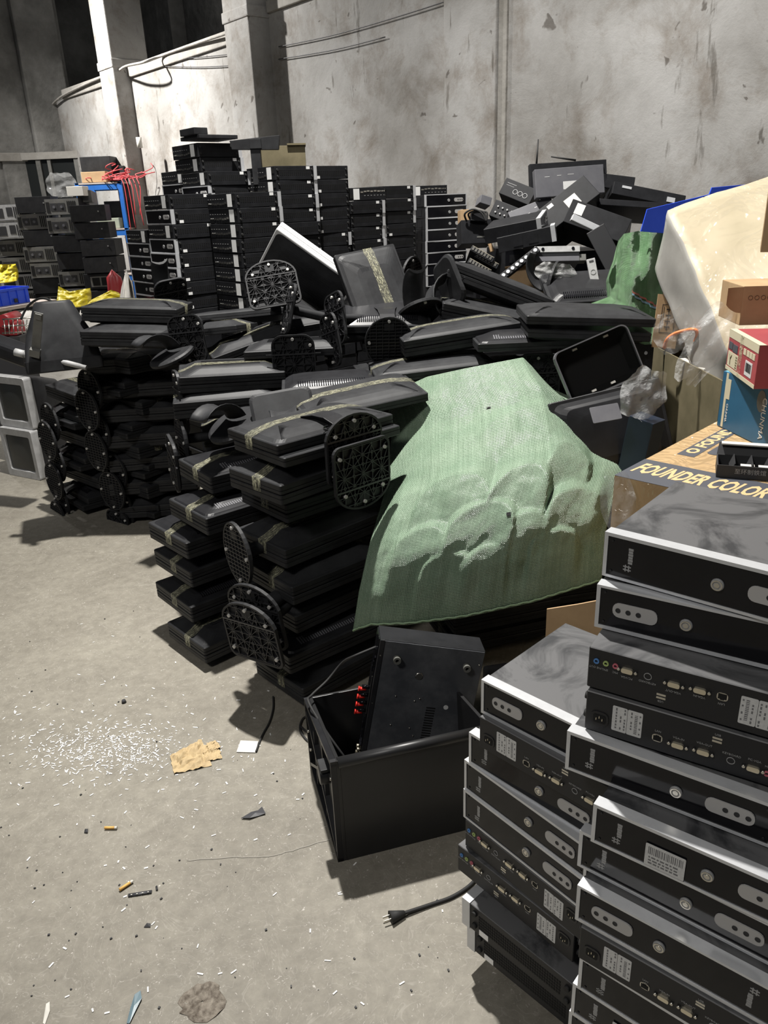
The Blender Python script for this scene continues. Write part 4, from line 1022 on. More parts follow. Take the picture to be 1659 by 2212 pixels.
def amplifier():
    M = axes((-.118, 1.93, .03), (.98, .03, -.20), (.12, .10, .98))
    root = thing('amplifier', 'black amplifier standing on end in the casing with red speaker terminals', 'amplifier', M)
    W, Hh, D = .322, .47, .10
    m = MB(); m.bb(0, W, 0, Hh, -D, -.002); m.build('chassis', MT['black_metal'], root, .002)
    m = MB(); m.bb(.014, W - .002, .002, Hh - .002, -.002, .0015); m.build('bottom_plate', MT['dusty_plate'], root, .001)
    m = MB(); m.bb(0, .014, .0, Hh, -.004, .004); m.build('edge_strip', MT['black_satin'], root, .001)
    for x, y in ((.058, Hh - .055), (W - .05, Hh - .055), (.058, .06), (W - .05, .06)):
        o = MB().ring((x, y, .0015), .0115, .006, .018, 20).build('rubber_foot', MT['foot_grey'], root)
    m = MB(); m.cyl((.135, Hh - .105, .001), (.135, Hh - .105, .004), .0135, .010, n=20); m.build('silver_cap', MT['steel'], root)
    m = MB(); m.cyl((.235, Hh - .20, .001), (.235, Hh - .20, .0022), .0075, n=18); m.build('white_dot', MT['white_label'], root)
    for k in range(22): MB().bb(.175, .203, .075 + k * .0088, .075 + k * .0088 + .0048, .0013, .0021).build('vent_slot', MT['void_black'], root)
    r = random.Random(2)
    for x, y in ((.007, Hh - .05), (.007, Hh * .55), (.007, .04), (.075, Hh - .18), (.075, Hh - .28), (.135, Hh - .19), (.15, Hh - .18), (.135, Hh - .285), (.15, Hh - .31), (W - .01, Hh - .19), (W - .012, Hh - .045), (.075, .10), (.14, .10)):
        MB().cyl((x, y, .001), (x, y, .0042), .0034, .0022, n=8).build('screw', MT['steel'], root)
    # rear panel turned to the left
    m = MB(); m.bb(-.003, 0, .004, Hh - .004, -D + .004, -.012); rp = m.build('rear_panel', MT['black_gloss'], root)
    for k in range(4):
        y = Hh * .60 - k * .027
        m = MB(); m.cyl((-.028, y + .011, -.03), (-.003, y + .011, -.03), .006, n=10); m.build('terminal', MT['black_gloss'], root)['label'] = 'black speaker terminal'
        m = MB(); m.cyl((-.034, y, -.034), (-.014, y, -.034), .006, .0045, n=10); m.cyl((-.038, y, -.034), (-.034, y, -.034), .0078, n=10); m.build('terminal', MT['red_plastic'], root)['label'] = 'red speaker terminal'
    m = MB(); m.box((-.004, Hh * .58, -.018), (.002, .13, .002)); m.build('terminal_trim', MT['steel'], root)
    for k in range(4):
        y = .05 + (k // 2) * .022; z = -.03 - (k % 2) * .02
        MB().cyl((-.012, y, z), (-.003, y, z), .0055, n=10).build('phono_socket', MT['gold_pin'], root)
    for k in range(16):
        y = .09 + k * .022
        if abs(y - Hh * .55) < .075: continue
        MB().box((-.005, y, -.04 + .01 * (k % 3)), (.004, .008, .02), MX.Rotation(R(30 + 20 * k), 3, 'X')).build('fin', MT['black_gloss'], root)
    # mains lead
    Mi = M.inverted()
    w = [M @ V((-.003, Hh - .05, -.05)), V((-.11, 2.0, .42)), V((-.15, 2.06, .36)), V((-.20, 2.04, .31)), V((-.245, 1.98, .30)), V((-.25, 1.93, .31)), V((-.20, 1.85, .27)), V((-.14, 1.80, .20)), V((-.11, 1.84, .11)), V((-.10, 1.87, .06))]
    m = MB(); m.tube(smooth_path([Mi @ p for p in w], 6), .0042, 8); m.build('mains_lead', MT['rubber'], root)
def smooth_path(pts, n=6):
    out = []; P = [pts[0]] + list(pts) + [pts[-1]]
    for i in range(1, len(P) - 2):
        for k in range(n):
            t = k / n; a, b, c, d = P[i - 1], P[i], P[i + 1], P[i + 2]
            out.append(.5 * ((2 * b) + (c - a) * t + (2 * a - 5 * b + 4 * c - d) * t * t + (3 * b - a - 3 * c + d) * t ** 3))
    out.append(pts[-1]); return out
amplifier()
m = MB(); m.bb(0, .24, 0, .2, 0, .16); o = m.build('case', MT['black_plastic'], None, .015, 3); root = thing('power_box', 'black box with a small red switch in the dark under the sack', 'box', T(.36, 2.12, 0) @ rz(R(10))); o.parent = root
m = MB(); m.bb(.004, .018, -.004, .0, .105, .125); m.build('red_switch', MT['red_plastic'], root)

# ---------------------------------------------------------------- cartons on the right
def carton(label, M, w, d, h, mtl='cardboard', name='carton', group=None):
    root = thing(name, label, 'box', M, group)
    m = MB(); m.bb(0, w, 0, d, 0, h); m.build('box_body', MT[mtl], root, .002)
    return root
def wrapped(name, col, col2, sc, strength, coat=.8):
    m = mat(name, col, .5, noise=1, nscale=5, col2=col2, coat=coat); nt = m.node_tree; b = nt.nodes['Principled BSDF']; L = nt.links.new
    tc = node(nt, 'ShaderNodeTexCoord'); n = node(nt, 'ShaderNodeTexNoise', Scale=sc, Detail=2.0, Distortion=2.5, Roughness=.5); L(tc.outputs['Object'], n.inputs['Vector'])
    a = node(nt, 'ShaderNodeMath', operation='SUBTRACT'); a.inputs[1].default_value = .5; L(n.outputs['Fac'], a.inputs[0]); c = node(nt, 'ShaderNodeMath', operation='ABSOLUTE'); L(a.outputs[0], c.inputs[0])
    d = node(nt, 'ShaderNodeMath', operation='POWER'); d.inputs[1].default_value = .55; L(c.outputs[0], d.inputs[0])
    bp = node(nt, 'ShaderNodeBump', Strength=strength, Distance=.09); L(d.outputs[0], bp.inputs['Height']); L(bp.outputs['Normal'], b.inputs['Coat Normal'])
    b.inputs['Coat Roughness'].default_value = .05
    return m
wrapped('cardboard_wrapped', (.50, .34, .17), (.42, .28, .14), 7, .5, .7)
wrapped('cream_wrapped', (.50, .43, .30), (.44, .38, .26), 3.2, 1.0, 1.0)
A = atz(1327, 1027, .95)
MF = T(A.x, A.y, 0) @ rz(R(-45)) @ T(0, 0, .50)
f = carton('printed brown carton wrapped in clear film behind the dusty control unit', MF, .55, .74, .45, 'cardboard_wrapped')
f.children[0].data.materials[0] = MT['cardboard_wrapped']
m = MB(); m.bb(.0, .55, .0, .185, .4503, .4510); m.build('print_band', MT['print_grey'], f)
m = MB(); text_mesh(m, 'FOUNDER COLOR', .118, T(.014, .100, .4512) @ MX.Diagonal((.37, 1, 1, 1)), .0003, 'LEFT', .25, .004); m.build('lettering', MT['cardboard_gold'], f)
m = MB(); m.bb(.052, .105, .285, .72, .4503, .4509); m.build('print_band', MT['print_grey'], f)
m = MB(); text_mesh(m, 'O FOUNDER', .048, T(.079, .315, .4511) @ rz(pi / 2) @ MX.Diagonal((1.4, 1, 1, 1)), .0003, 'LEFT', 0, .002); m.build('lettering', MT['cardboard_gold'], f)
m = MB(); m.prism(rrect(.036, .16, .016, 4, .135, .42), .4503, .4512); m.build('hand_hole', MT['print_grey'], f)
carton('lower brown carton hidden under the printed one', T(A.x + .03, A.y + .03, 0) @ rz(R(-45)), .50, .68, .498, 'cardboard_dark')
p0, p1 = atz(1548, 920, .95), atz(1655, 972, .95); yw = math.atan2((p1 - p0).y, (p1 - p0).x)
MBx = T(p0.x, p0.y, .952) @ rz(yw)
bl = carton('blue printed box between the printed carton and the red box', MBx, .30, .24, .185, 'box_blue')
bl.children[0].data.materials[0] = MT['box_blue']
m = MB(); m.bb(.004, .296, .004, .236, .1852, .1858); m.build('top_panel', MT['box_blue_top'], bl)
m = MB(); m.bb(.022, .034, -.0008, 0, .004, .183); m.bb(.034, .052, -.0008, 0, .10, .165); m.build('side_stripe', MT['box_cream'], bl)
m = MB(); m.prism([(.22 + .022 * cos(2 * pi * i / 24), .135 + .034 * sin(2 * pi * i / 24)) for i in range(24)], -.0007, 0, 'Y'); m.build('oval_mark', MT['beige_metal'], bl)
m = MB(); FXZ = MX(((1, 0, 0, 0), (0, 0, -1, 0), (0, 1, 0, 0), (0, 0, 0, 1)))
text_mesh(m, 'CHUNMA', .03, T(.238, -.0012, .085) @ FXZ @ rz(-pi / 2), .0003); text_mesh(m, 'CHUNMA', .014, T(.045, -.0006, .055) @ FXZ @ rz(-pi / 2), .0003); m.build('lettering', MT['paper'], bl)
p0, p1 = atz(1567, 795, 1.14), atz(1641, 850, 1.14); yw = math.atan2((p1 - p0).y, (p1 - p0).x)
MR = T(p0.x, p0.y, 1.1395) @ rz(yw)
rd = carton('red and cream printed box standing on the blue box', MR, .30, .22, .128, 'box_red')
rd.children[0].data.materials[0] = MT['box_red']
m = MB(); m.bb(-.001, .301, -.0008, 0, .104, .129); m.bb(-.001, .301, -.0008, .02, .128, .1288); m.bb(-.001, .301, -.0008, 0, 0, .012); m.bb(.012, .118, -.0008, 0, .016, .062); m.build('cream_panel', MT['box_cream'], rd)
m = MB(); m.bb(.196, .262, -.0010, 0, .022, .066); bc = m.build('barcode_label', MT['white_label'], rd)
m = MB(); x = .203; r = random.Random(8)
while x < .254:
    l = r.uniform(.0012, .004); m.bb(x, x + l, -.0015, -.0009, .034, .060); x += l + r.uniform(.001, .003)
m.build('bars', MT['ink'], bc)
m = MB(); m.bb(.012, .05, -.0012, 0, .070, .092); m.bb(.055, .105, -.0012, 0, .066, .090); m.build('dark_print', MT['print_grey'], rd)
m = MB(); text_mesh(m, 'FOOD', .022, T(.105, -.0012, .040) @ FXZ @ rz(pi / 2), .0003) if False else None
for k in range(5): m.bb(.097, .112, -.0014, -.0008, .020 + k * .008, .0245 + k * .008)
m.tube([V((.045, -.0014, .022)), V((.042, -.0014, .040)), V((.032, -.0014, .054))], .0014, 5); m.tube([V((.043, -.0014, .040)), V((.055, -.0014, .054))], .0014, 5); m.build('line_print', MT['cardboard_dark'], rd)
m = MB(); m.bb(.165, .19, -.0012, 0, .078, .096); m.bb(.198, .222, -.0012, 0, .078, .096); m.bb(.226, .25, -.0012, 0, .078, .096); m.bb(.254, .276, -.0012, 0, .078, .096); m.build('icon_row', MT['box_cream'], rd)
m = MB(); m.bb(.125, .155, -.0016, -.0008, .0, .128); m.build('packing_tape', MT['tape'], rd)
q0 = atz(1596, 704, 1.268); MBr = T(q0.x, q0.y, 1.2695) @ rz(R(-6))
br = carton('plain brown box with a curved flap standing on the red box', MBr, .30, .22, .125)
m = MB(); rows = []
for i in range(9):
    t = i / 8; x = -.055 * t; y = .012 * sin(t * 2) - .03 * t
    rows.append([V((x, y, .125 - .002)), V((x, y, .125 - .085 + .03 * t * t)), V((x, y + .003, .125 - .085 + .03 * t * t)), V((x, y + .003, .123))])
m.loft(rows); m.build('flap', MT['cardboard'], br)
m = MB()
for k in range(4): m.ring((.025 + k * .020, -.0012, .088), .0075, .0014, .0008, 14, 'Y')
m.tube([V((.110, -.0008, .083)), V((.118, -.0008, .097)), V((.126, -.0008, .083))], .0018, 5, True); m.build('icon_row', MT['print_dim'], br)
br.children[-1].data.materials.clear(); br.children[-1].data.materials.append(MT['print_dim'])
# big open carton with odds and ends
def open_carton():
    x0, y0, w, d, h = 1.235, 2.72, .52, .72, 1.05
    root = thing('open_carton', 'large open olive brown carton beside the empty monitor frame', 'box', T(x0, y0, 0))
    t = .006
    m = MB(); m.bb(0, t, 0, d, 0, h); m.bb(w - t, w, 0, d, 0, h); m.bb(t, w - t, 0, t, 0, h); m.bb(t, w - t, d - t, d, 0, h); m.bb(t, w - t, t, d - t, 0, t); m.bb(t, w - t, t, d - t, .80, .806)
    m.build('box_body', MT['cardboard_dark'], root)
    m = MB(); rows = []
    for i in range(9):
        a = R(10 + 70 * i / 8); rows.append([V((-.02 + .10 * sin(a) * .6, d - .02 + .05 * cos(a), h - .02 + .15 * sin(a) * .9)) + V((dx, 0, 0)) for dx in (0, .0)] )
    m.hexa([V((.0, d - .02, h)), V((.20, d - .02, h)), V((.20, d - .012, h)), V((0, d - .012, h)), V((.03, d - .10, h + .17)), V((.22, d - .10, h + .17)), V((.22, d - .092, h + .17)), V((.03, d - .092, h + .17))])
    m.build('flap', MT['cardboard'], root)
open_carton()
m = MB(); m.prism([(-.05, -.10), (.05, -.10), (.055, .12), (-.055, .12)], 0, .005); o = m.build('cardboard_flap', MT['cardboard'], None); root = thing('cardboard_sheet', 'upright brown cardboard piece printed with handling arrows behind the open carton', 'cardboard', axes(aty(1440, 700, 3.32), (.98, -.1, -.10), (.1, .15, .98))); o.parent = root
m = MB()
for k in range(2): m.bb(-.022 + k * .02, -.020 + k * .02 + .0, -.02, .07, .005, .0056)
for k in range(4): m.box((.0, .06 - k * .024, .0055), (.022, .004, .001)); m.box((.0, .052 - k * .024, .0055), (.004, .012, .001))
m.bb(-.03, -.028, -.035, .08, .005, .0058); m.bb(.028, .03, -.035, .08, .005, .0058); m.bb(-.03, .03, .078, .08, .005, .0058); m.bb(-.03, .03, -.037, -.035, .005, .0058)
m.build('printed_icons', MT['ink'], root)
# orange lead and white tray in the open carton
m = MB(); m.tube(smooth_path([aty(1435, 752, 3.15), aty(1440, 735, 3.12), aty(1455, 722, 3.1), aty(1480, 714, 3.08), aty(1500, 712, 3.05), aty(1506, 722, 3.05), aty(1498, 745, 3.08)], 6), .007, 8); o = m.build('orange_lead', MT['orange_cable']); tag(o, 'orange lead looping out of the open carton', 'cable')
m = MB(); m.bb(0, .18, 0, .22, 0, .05); o = m.build('white_tray', MT['paper'], None, .006); o.matrix_world = T(1.275, 2.98, .99) @ rz(R(8)); tag(o, 'white tray lying in the open carton under the orange lead', 'tray')
m = MB(); m.bb(0, .14, 0, .05, 0, .14); o = m.build('grey_adapter', MT['grey_metal'], None, .01); o.matrix_world = T(1.36, 3.22, .97) @ ry(R(10)); tag(o, 'dark grey block standing in the open carton behind the tray', 'device')
# wrapped cream board
def hex_thing(name, label, cat, pts, mtl, cuts=10, amp=.012, part='board'):
    c = sum(pts, V((0, 0, 0))) / 8; root = thing(name, label, cat, T(c)); m = MB(); m.hexa([p - c for p in pts]); o = m.build(part, MT[mtl], root)
    bm = bmesh.new(); bm.from_mesh(o.data); bmesh.ops.subdivide_edges(bm, edges=bm.edges, cuts=cuts, use_grid_fill=True)
    bmesh.ops.smooth_vert(bm, verts=bm.verts, factor=.5, use_axis_x=True, use_axis_y=True, use_axis_z=True)
    for v in bm.verts:
        q = v.co; v.co += V((vnoise(q.x, q.y, q.z, 9), vnoise(q.y, q.z, q.x + 3, 9), vnoise(q.z, q.x, q.y + 7, 9))) * amp
    o.data.materials.append(MT['board_side_shade'])
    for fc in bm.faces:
        fc.smooth = True; fc.normal_update(); fc.material_index = 1 if fc.normal.z < .3 else 0  # faces not turned up get the painted shade colour
    bm.to_mesh(o.data); bm.free()
    return root
top = [aty(1575, 765, 2.85), aty(1800, 660, 2.75), aty(1760, 345, 3.45), aty(1438, 448, 3.35)]
dn = V((-.01, .06, -.25))
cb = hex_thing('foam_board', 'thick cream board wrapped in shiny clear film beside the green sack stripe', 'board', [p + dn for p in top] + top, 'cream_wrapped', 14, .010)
# blue board
m = MB(); P = [(1384, 500), (1398, 452), (1532, 420), (1538, 405), (1640, 396), (1640, 520)]
c = aty(1480, 470, 3.68); poly = [(aty(*p, 3.68) - c) for p in P]; m.prism([(p.x, p.z) for p in poly], 0, .008, 'Y'); o = m.build('blue_board', MT['blue_plastic'], None, .001); o.location = c; tag(o, 'bright blue plastic board standing behind the wrapped cream board', 'board')
# tall brown box at the right frame edge
q = aty(1642, 545, 2.35); bt = carton('tall brown carton with a barcode label cut by the right frame edge', axes(q, (.9, -.42, .0), (.42, .9, 0)), .3, .12, .24)
m = MB(); m.bb(.012, .05, -.001, 0, .09, .19); lb = m.build('shipping_label', MT['white_label'], bt)
m = MB()
for k in range(9): m.bb(.018, .045, -.0016, -.0009, .10 + k * .009, .1035 + k * .009 + .002 * (k % 2))
m.build('bars', MT['ink'], lb)
# small open black box with white lining
q = atz(1546, 1030, .952); kb = thing('small_black_box', 'small open black box with white lined lid lying on the printed carton', 'box', T(q.x, q.y, .9525) @ rz(R(-22)))
m = MB(); w, d, h, t = .22, .10, .035, .003
m.bb(0, w, 0, t, 0, h); m.bb(0, w, d - t, d, 0, h); m.bb(0, t, t, d - t, 0, h); m.bb(w - t, w, t, d - t, 0, h); m.bb(t, w - t, t, d - t, 0, t); m.build('tray', MT['ink'], kb)
m = MB(); m.hexa([V((0, d, h)), V((w, d, h)), V((w, d + .003, h)), V((0, d + .003, h)), V((.004, d + .02, h + .03)), V((w - .004, d + .02, h + .03)), V((w - .004, d + .023, h + .03)), V((.004, d + .023, h + .03))]); m.build('lid', MT['ink'], kb)
m = MB(); m.bb(.01, w - .01, d + .002, d + .026, h + .028, h + .032); m.build('lid_lining', MT['paper'], kb)
m = MB()
for k in range(4): MB().box((.04 + k * .045, .05, .026), (.002, .09, .03), MX.Rotation(R(20), 3, 'Y')).build('divider', MT['ink'], kb)
for k in range(3): MB().bb(.06 + k * .045, .095 + k * .045, .012, .03, .030, .033).build('paper_slip', MT['paper'], kb)
m = MB(); text_mesh(m, '至环制铁馆', .016, T(.085, -.0006, .019) @ FXZ, .0003); m.build('lettering', MT['grey_mark'], kb)
# brown corrugated piece showing between the stacks
m = MB(); m.prism([(-.10, -.1), (.14, -.1), (.14, .12), (.10, .115), (.04, .085), (-.02, .06), (-.1, .03)], 0, .005, 'Y'); o = m.build('cardboard_scrap', MT['cardboard'], None); o.matrix_world = T(aty(1262, 1352, 1.75)) @ rz(R(-25)); tag(o, 'torn brown cardboard standing between the sack and the foreground stacks', 'cardboard')
# clear film scraps
def film(label, px, py, y, w, h, seed, rot=0):
    m = MB(); rows = []
    for j in range(15):
        v = j / 14; row = []
        for i in range(15):
            u = i / 14; k = .6 + .4 * sin(pi * v); x = (u - .5) * w * k; z = (v - .5) * h
            row.append(V((x, .10 * w * sin(pi * u) * -1 + .22 * w * vnoise(u, v, seed, 3) + .12 * w * vnoise(u, v, seed, 8), z + .06 * h * vnoise(u, v, seed + 5, 4))))
        rows.append(row)
    m.grid(rows); o = m.build('clear_film', MT['film_clear'], None); o.matrix_world = T(aty(px, py, y)) @ ry(R(rot)); o['kind'] = ''; del o['kind']; tag(o, label, 'plastic film')
film('crumpled clear film hanging from the corner of the open carton', 1390, 850, 2.65, .16, .18, 3, 20)
film('clear film drooping from the printed carton beside the big sack', 1335, 1085, 1.98, .10, .17, 11, -10)
film('clear film bunched below the wrapped cream board', 1525, 745, 2.62, .14, .28, 17, 25)
film('clear film bag draped over the open carton edge', 1455, 715, 2.95, .16, .16, 23, -15)
# dark box in shade with old film beside the printed carton
m = MB(); m.bb(-.05, .05, -.04, .04, -.25, .05); o = m.build('shaded_box', MT['navy_card'], None, .003); o.matrix_world = T(aty(1392, 930, 2.66)) @ rz(R(-50)) @ ry(R(8)); tag(o, 'dark blue box in the shade left of the printed carton', 'box')
# ---------------------------------------------------------------- heap of scrapped devices by the wall
GD = 'scrapped devices heaped against the wall'
def face_box(name, label, cat, px, py, y, X, Y, dims, mtl, extra=None, group=GD):
    """box whose front face (w along X, h along Y) is centred on the pixel, depth going away"""
    M = axes(aty(px, py, y), X, Y); w, h, d = dims
    root = thing(name, label, cat, M, group)
    MB().bb(-w / 2, w / 2, -h / 2, h / 2, -d, 0).build('casing', MT[mtl], root, .003)
    if extra: extra(root, w, h, d)
    return root
def part(root, name, mtl, boxes=(), cyls=(), rings=(), bevel=0):
    m = MB()
    for b in boxes: m.bb(*b)
    for c in cyls: m.cyl(*c)
    for r_ in rings: m.ring(*r_)
    return m.build(name, MT[mtl], root, bevel)
r5 = random.Random(51)
# dark bulk of the heap: cases lying under the visible ones
for n_, (x, y, top) in enumerate(((.72, 4.95, 1.12), (1.08, 4.75, 1.15), (1.45, 4.65, 1.16), (.95, 5.35, 1.3), (1.35, 5.15, 1.36), (1.72, 4.95, 1.25), (.62, 5.3, 1.05))):
    z = 0; k = 0
    while z < top - .05:
        h = r5.uniform(.15, .19); M = T(x + r5.uniform(-.02, .02), y + r5.uniform(-.02, .02), z) @ rz(R(r5.uniform(-8, 8) + 5))
        root = thing('desktop_case', 'black desktop case at level %s of the %s hidden stack under the device heap' % (k + 1, ORD[n_]), 'computer', M, GD)
        MB().bb(-.16, .16, -.18, .18, 0, h - .004).build('casing', MT['black_metal'], root, .004)
        part(root, 'front_panel', 'black_gloss', [(-.155, .155, -.184, -.178, .008, h - .012)])
        part(root, 'drive_bay', 'black_satin', [(-.13, .02, -.187, -.183, h * .55, h * .8)])
        part(root, 'power_button', 'grey_mark', (), [((.11, -.188, h * .6), (.11, -.183, h * .6), .01)])
        z += h; k += 1
def ex_switch(root, w, h, d):
    part(root, 'slot_mark', 'white_label', [(-w * .36, -w * .29, h * .20, h * .215, 0, .001), (-w * .18, -w * .12, h * .22, h * .235, 0, .001), (-.01, .025, h * .23, h * .245, 0, .001)])
    part(root, 'sticker', 'white_label', [(-.04, .045, -h * .28, .0, 0, .001)])
    part(root, 'mounting_ear', 'black_metal', [(w / 2, w / 2 + .022, h * .2, h * .48, -.02, -.012)])
face_box('network_switch', 'grey panelled network switch with a white sticker leaning at the heap top', 'device', 1231, 391, 4.75, (1, .08, .035), (.0, .25, .97), (.40, .155, .05), 'grey_metal', ex_switch)
def ex_router(root, w, h, d):
    part(root, 'antenna', 'rubber', (), [((-w * .40, h / 2, -.02), (-w * .36, h / 2 + .14, -.03), .006, .004)])
    part(root, 'antenna', 'rubber', (), [((w * .12, h / 2 + .012, -.03), (-w * .20, h / 2 + .04, -.03), .006, .004)])
    part(root, 'knob', 'black_gloss', (), [((-w * .44, -h * .3, 0), (-w * .44, -h * .3, .01), .012)])
face_box('router', 'black router with two thin antennas behind the grey network switch', 'device', 1228, 382, 4.95, (1, .05, .02), (0, .2, .97), (.46, .17, .04), 'black_metal', ex_router)
def ex_amp(root, w, h, d):
    for k in range(3): part(root, 'round_port', 'grey_mark', (), (), [((-.01 + k * .032, -h * .1, 0), .015, .003, .003, 18)])
    part(root, 'front_print', 'grey_mark', [(-w * .4, -w * .1, h * .25, h * .27, 0, .001), (-w * .4, -w * .15, h * .12, h * .135, 0, .001)])
face_box('mixer_amplifier', 'black box with three round ports tilted at the upper left of the device heap', 'device', 1118, 413, 4.9, (.80, -.45, -.36), (.2, .35, .9), (.20, .10, .28), 'black_metal', ex_amp)
face_box('network_switch', 'grey panel switch tilted below the box with three round ports', 'device', 1152, 462, 4.72, (.93, .1, .30), (-.25, .5, .85), (.26, .13, .05), 'grey_metal', lambda q, w, h, d: part(q, 'slot_mark', 'white_label', [(-.03, -.015, .01, .014, 0, .001), (.02, .035, .03, .034, 0, .001), (.04, .055, .0, .004, 0, .001)]))
def ex_long(root, w, h, d):
    part(root, 'sticker', 'paper', [(w * .10, w * .27, -h * .3, h * .15, 0, .001)])
    part(root, 'small_sticker', 'white_label', [(-w * .1, -w * .02, h * .25, h * .4, 0, .001)])
face_box('rack_unit', 'long dusty black rack unit sloping across the device heap with a yellowed sticker', 'device', 1208, 452, 4.62, (.82, .1, .56), (-.42, .55, .7), (.44, .15, .30), 'black_metal', ex_long)
def ex_big(root, w, h, d):
    part(root, 'sticker', 'white_label', [(-w * .40, -w * .26, -h * .05, h * .4, 0, .001)])
    part(root, 'port_row', 'steel', [(w * .5, w * .5 + .001, -h * .1, 0, -.04 - k * .05, -.02 - k * .05) for k in range(4)])
face_box('video_recorder', 'big black box with a white sticker tilted before the blue board', 'device', 1290, 476, 4.45, (.86, -.38, -.34), (.22, .30, .93), (.34, .13, .30), 'black_metal', ex_big)
face_box('lamp_strip', 'bluish white strip lying under the big black box with a white sticker', 'strip', 1265, 481, 4.32, (.88, -.1, -.42), (.4, .3, .85), (.155, .035, .03), 'silver')
face_box('rack_unit', 'wide flat black rack unit with a silver latch behind the blue board', 'device', 1402, 420, 4.75, (.97, -.1, -.22), (.2, .35, .92), (.42, .07, .30), 'black_metal', lambda q, w, h, d: part(q, 'latch', 'silver', [(w * .25, w * .36, -h * .3, h * .1, 0, .004), (-w * .38, -w * .25, .1 * h, h * .3, 0, .003)]))
face_box('rack_unit', 'thin black rack unit peeping out right of the grey network switch', 'device', 1325, 392, 4.95, (.97, -.1, -.15), (.15, .3, .95), (.25, .08, .25), 'black_metal')
face_box('rack_unit', 'thin black tray under the wide flat rack unit', 'device', 1368, 440, 4.65, (.98, -.1, -.1), (.1, .35, .92), (.38, .035, .25), 'black_satin')
unit('far', axes(aty(1118, 506, 4.45), (.28, .9, .1), (-.95, .28, -.16)) @ rz(R(0)), 'control unit turned vented side out low in the device heap', GD, REARBITS)
unit('far', axes(aty(1142, 530, 4.40), (.22, .95, .0), (-.96, .22, -.18)), 'control unit lying under the vented one in the device heap', GD, REARBITS)
def ex_silver(root, w, h, d):
    part(root, 'top_lip', 'silver_plastic', [(-w / 2, w / 2, h * .1, h / 2 + .001, 0, .012)])
    part(root, 'bolt', 'black_gloss', (), [((-w * .32, h * .3, .012), (-w * .32, h * .3, .016), .008), ((w * .35, h * .32, .012), (w * .35, h * .32, .016), .008)])
    part(root, 'plug', 'beige_metal', [(w / 2, w / 2 + .035, -h * .45, .0, -.05, -.005)])
face_box('metal_chassis', 'silver topped metal chassis lying before the torn carton', 'device', 1203, 549, 4.2, (.99, .0, -.02), (0, .45, .9), (.235, .075, .16), 'grey_metal', ex_silver)
def ex_bar(root, w, h, d):
    for k in range(8): part(root, 'button', 'silver', (), [((-w * .42 + k * w * .12, 0, 0), (-w * .42 + k * w * .12, 0, .006), .012, .009, 12)])
face_box('button_panel', 'long bar with a row of silver buttons sloping before the torn carton', 'device', 1122, 568, 4.15, (.80, .1, .56), (-.45, .5, .72), (.24, .035, .03), 'black_metal', ex_bar)
for q, (px, py) in enumerate(((1042, 548), (1052, 562), (1036, 575))):
    def ex_board(root, w, h, d):
        part(root, 'connector', 'steel', [(-w * .45 + k * w * .13, -w * .45 + k * w * .13 + .012, -h * .3, h * .3, 0, .004) for k in range(7)])
        part(root, 'contact_strip', 'gold_pin', [(-w * .48, w * .48, h * .36, h * .44, 0, .002)])
    face_box('circuit_board', 'black circuit tray with silver connectors, %s of three before the front facing column' % ('topmost', 'middle', 'lowest')[q], 'circuit board', px, py, 4.75, (.84, -.2, -.48), (.45, .4, .75), (.15, .035, .2), 'black_metal', ex_board)
face_box('black_box', 'black box with a greenish line right of the front facing column', 'device', 1030, 500, 5.0, (1, .05, .0), (0, .2, .98), (.19, .14, .2), 'black_metal', lambda q, w, h, d: part(q, 'green_line', 'beige_metal', [(0, w * .45, -h * .26, -h * .2, 0, .002)]))
face_box('mixer_amplifier', 'black box of many knobs leaning left of the long dusty rack unit', 'device', 1090, 458, 4.8, (.80, -.45, -.35), (.3, .3, .9), (.16, .10, .25), 'black_metal', lambda q, w, h, d: [part(q, 'knob', 'grey_mark', (), [((-.05 + .03 * (k % 4), -.02 + .035 * (k // 4), 0), (-.05 + .03 * (k % 4), -.02 + .035 * (k // 4), .008), .006, .005, 10)]) for k in range(8)])
face_box('grey_case', 'small grey case at the left edge of the device heap', 'device', 1050, 432, 5.1, (.9, .1, -.3), (.3, .3, .9), (.07, .05, .1), 'grey_metal')
face_box('wood_slat', 'short brown wooden slat standing in the device heap', 'slat', 1057, 520, 4.5, (.9, .1, .25), (-.25, .2, .95), (.022, .12, .02), 'cardboard')
face_box('cardboard_box', 'brown cardboard box low behind the black adapter cables', 'box', 1010, 470, 5.35, (1, .1, 0), (0, .1, 1), (.09, .1, .1), 'cardboard')
def ex_remote(root, w, h, d):
    part(root, 'dial', 'grey_mark', (), (), [((0, -.005, 0), .014, .004, .002, 18)])
    part(root, 'badge', 'ink', [(-.01, .012, h * .34, h * .42, 0, .001)])
face_box('silver_panel', 'silver panel with a round dial standing left of the darker green sack', 'device', 1281, 585, 4.0, (.97, -.1, .2), (.22, .3, -.93) and (-.2, .35, .9), (.042, .125, .02), 'silver_plastic', ex_remote)
face_box('dusty_board', 'long dusty dark board sloping beside the darker green sack', 'board', 1318, 555, 4.25, (.8, -.1, .45), (-.1, .55, .8) and (-.55, .35, .75), (.10, .34, .02), 'dusty_metal')
def ex_torn(root, w, h, d): part(root, 'torn_flap', 'cardboard', [(-w / 2, w * .2, h / 2, h / 2 + .004, -.0, .05)])
face_box('torn_carton', 'torn brown carton half buried before the silver topped chassis', 'box', 1150, 600, 4.35, (.95, -.2, .12), (0, .3, .95), (.28, .13, .2), 'cardboard', ex_torn)
film('crumpled clear film lying over the torn brown carton', 1200, 590, 4.05, .22, .10, 41, 8)
m = MB()
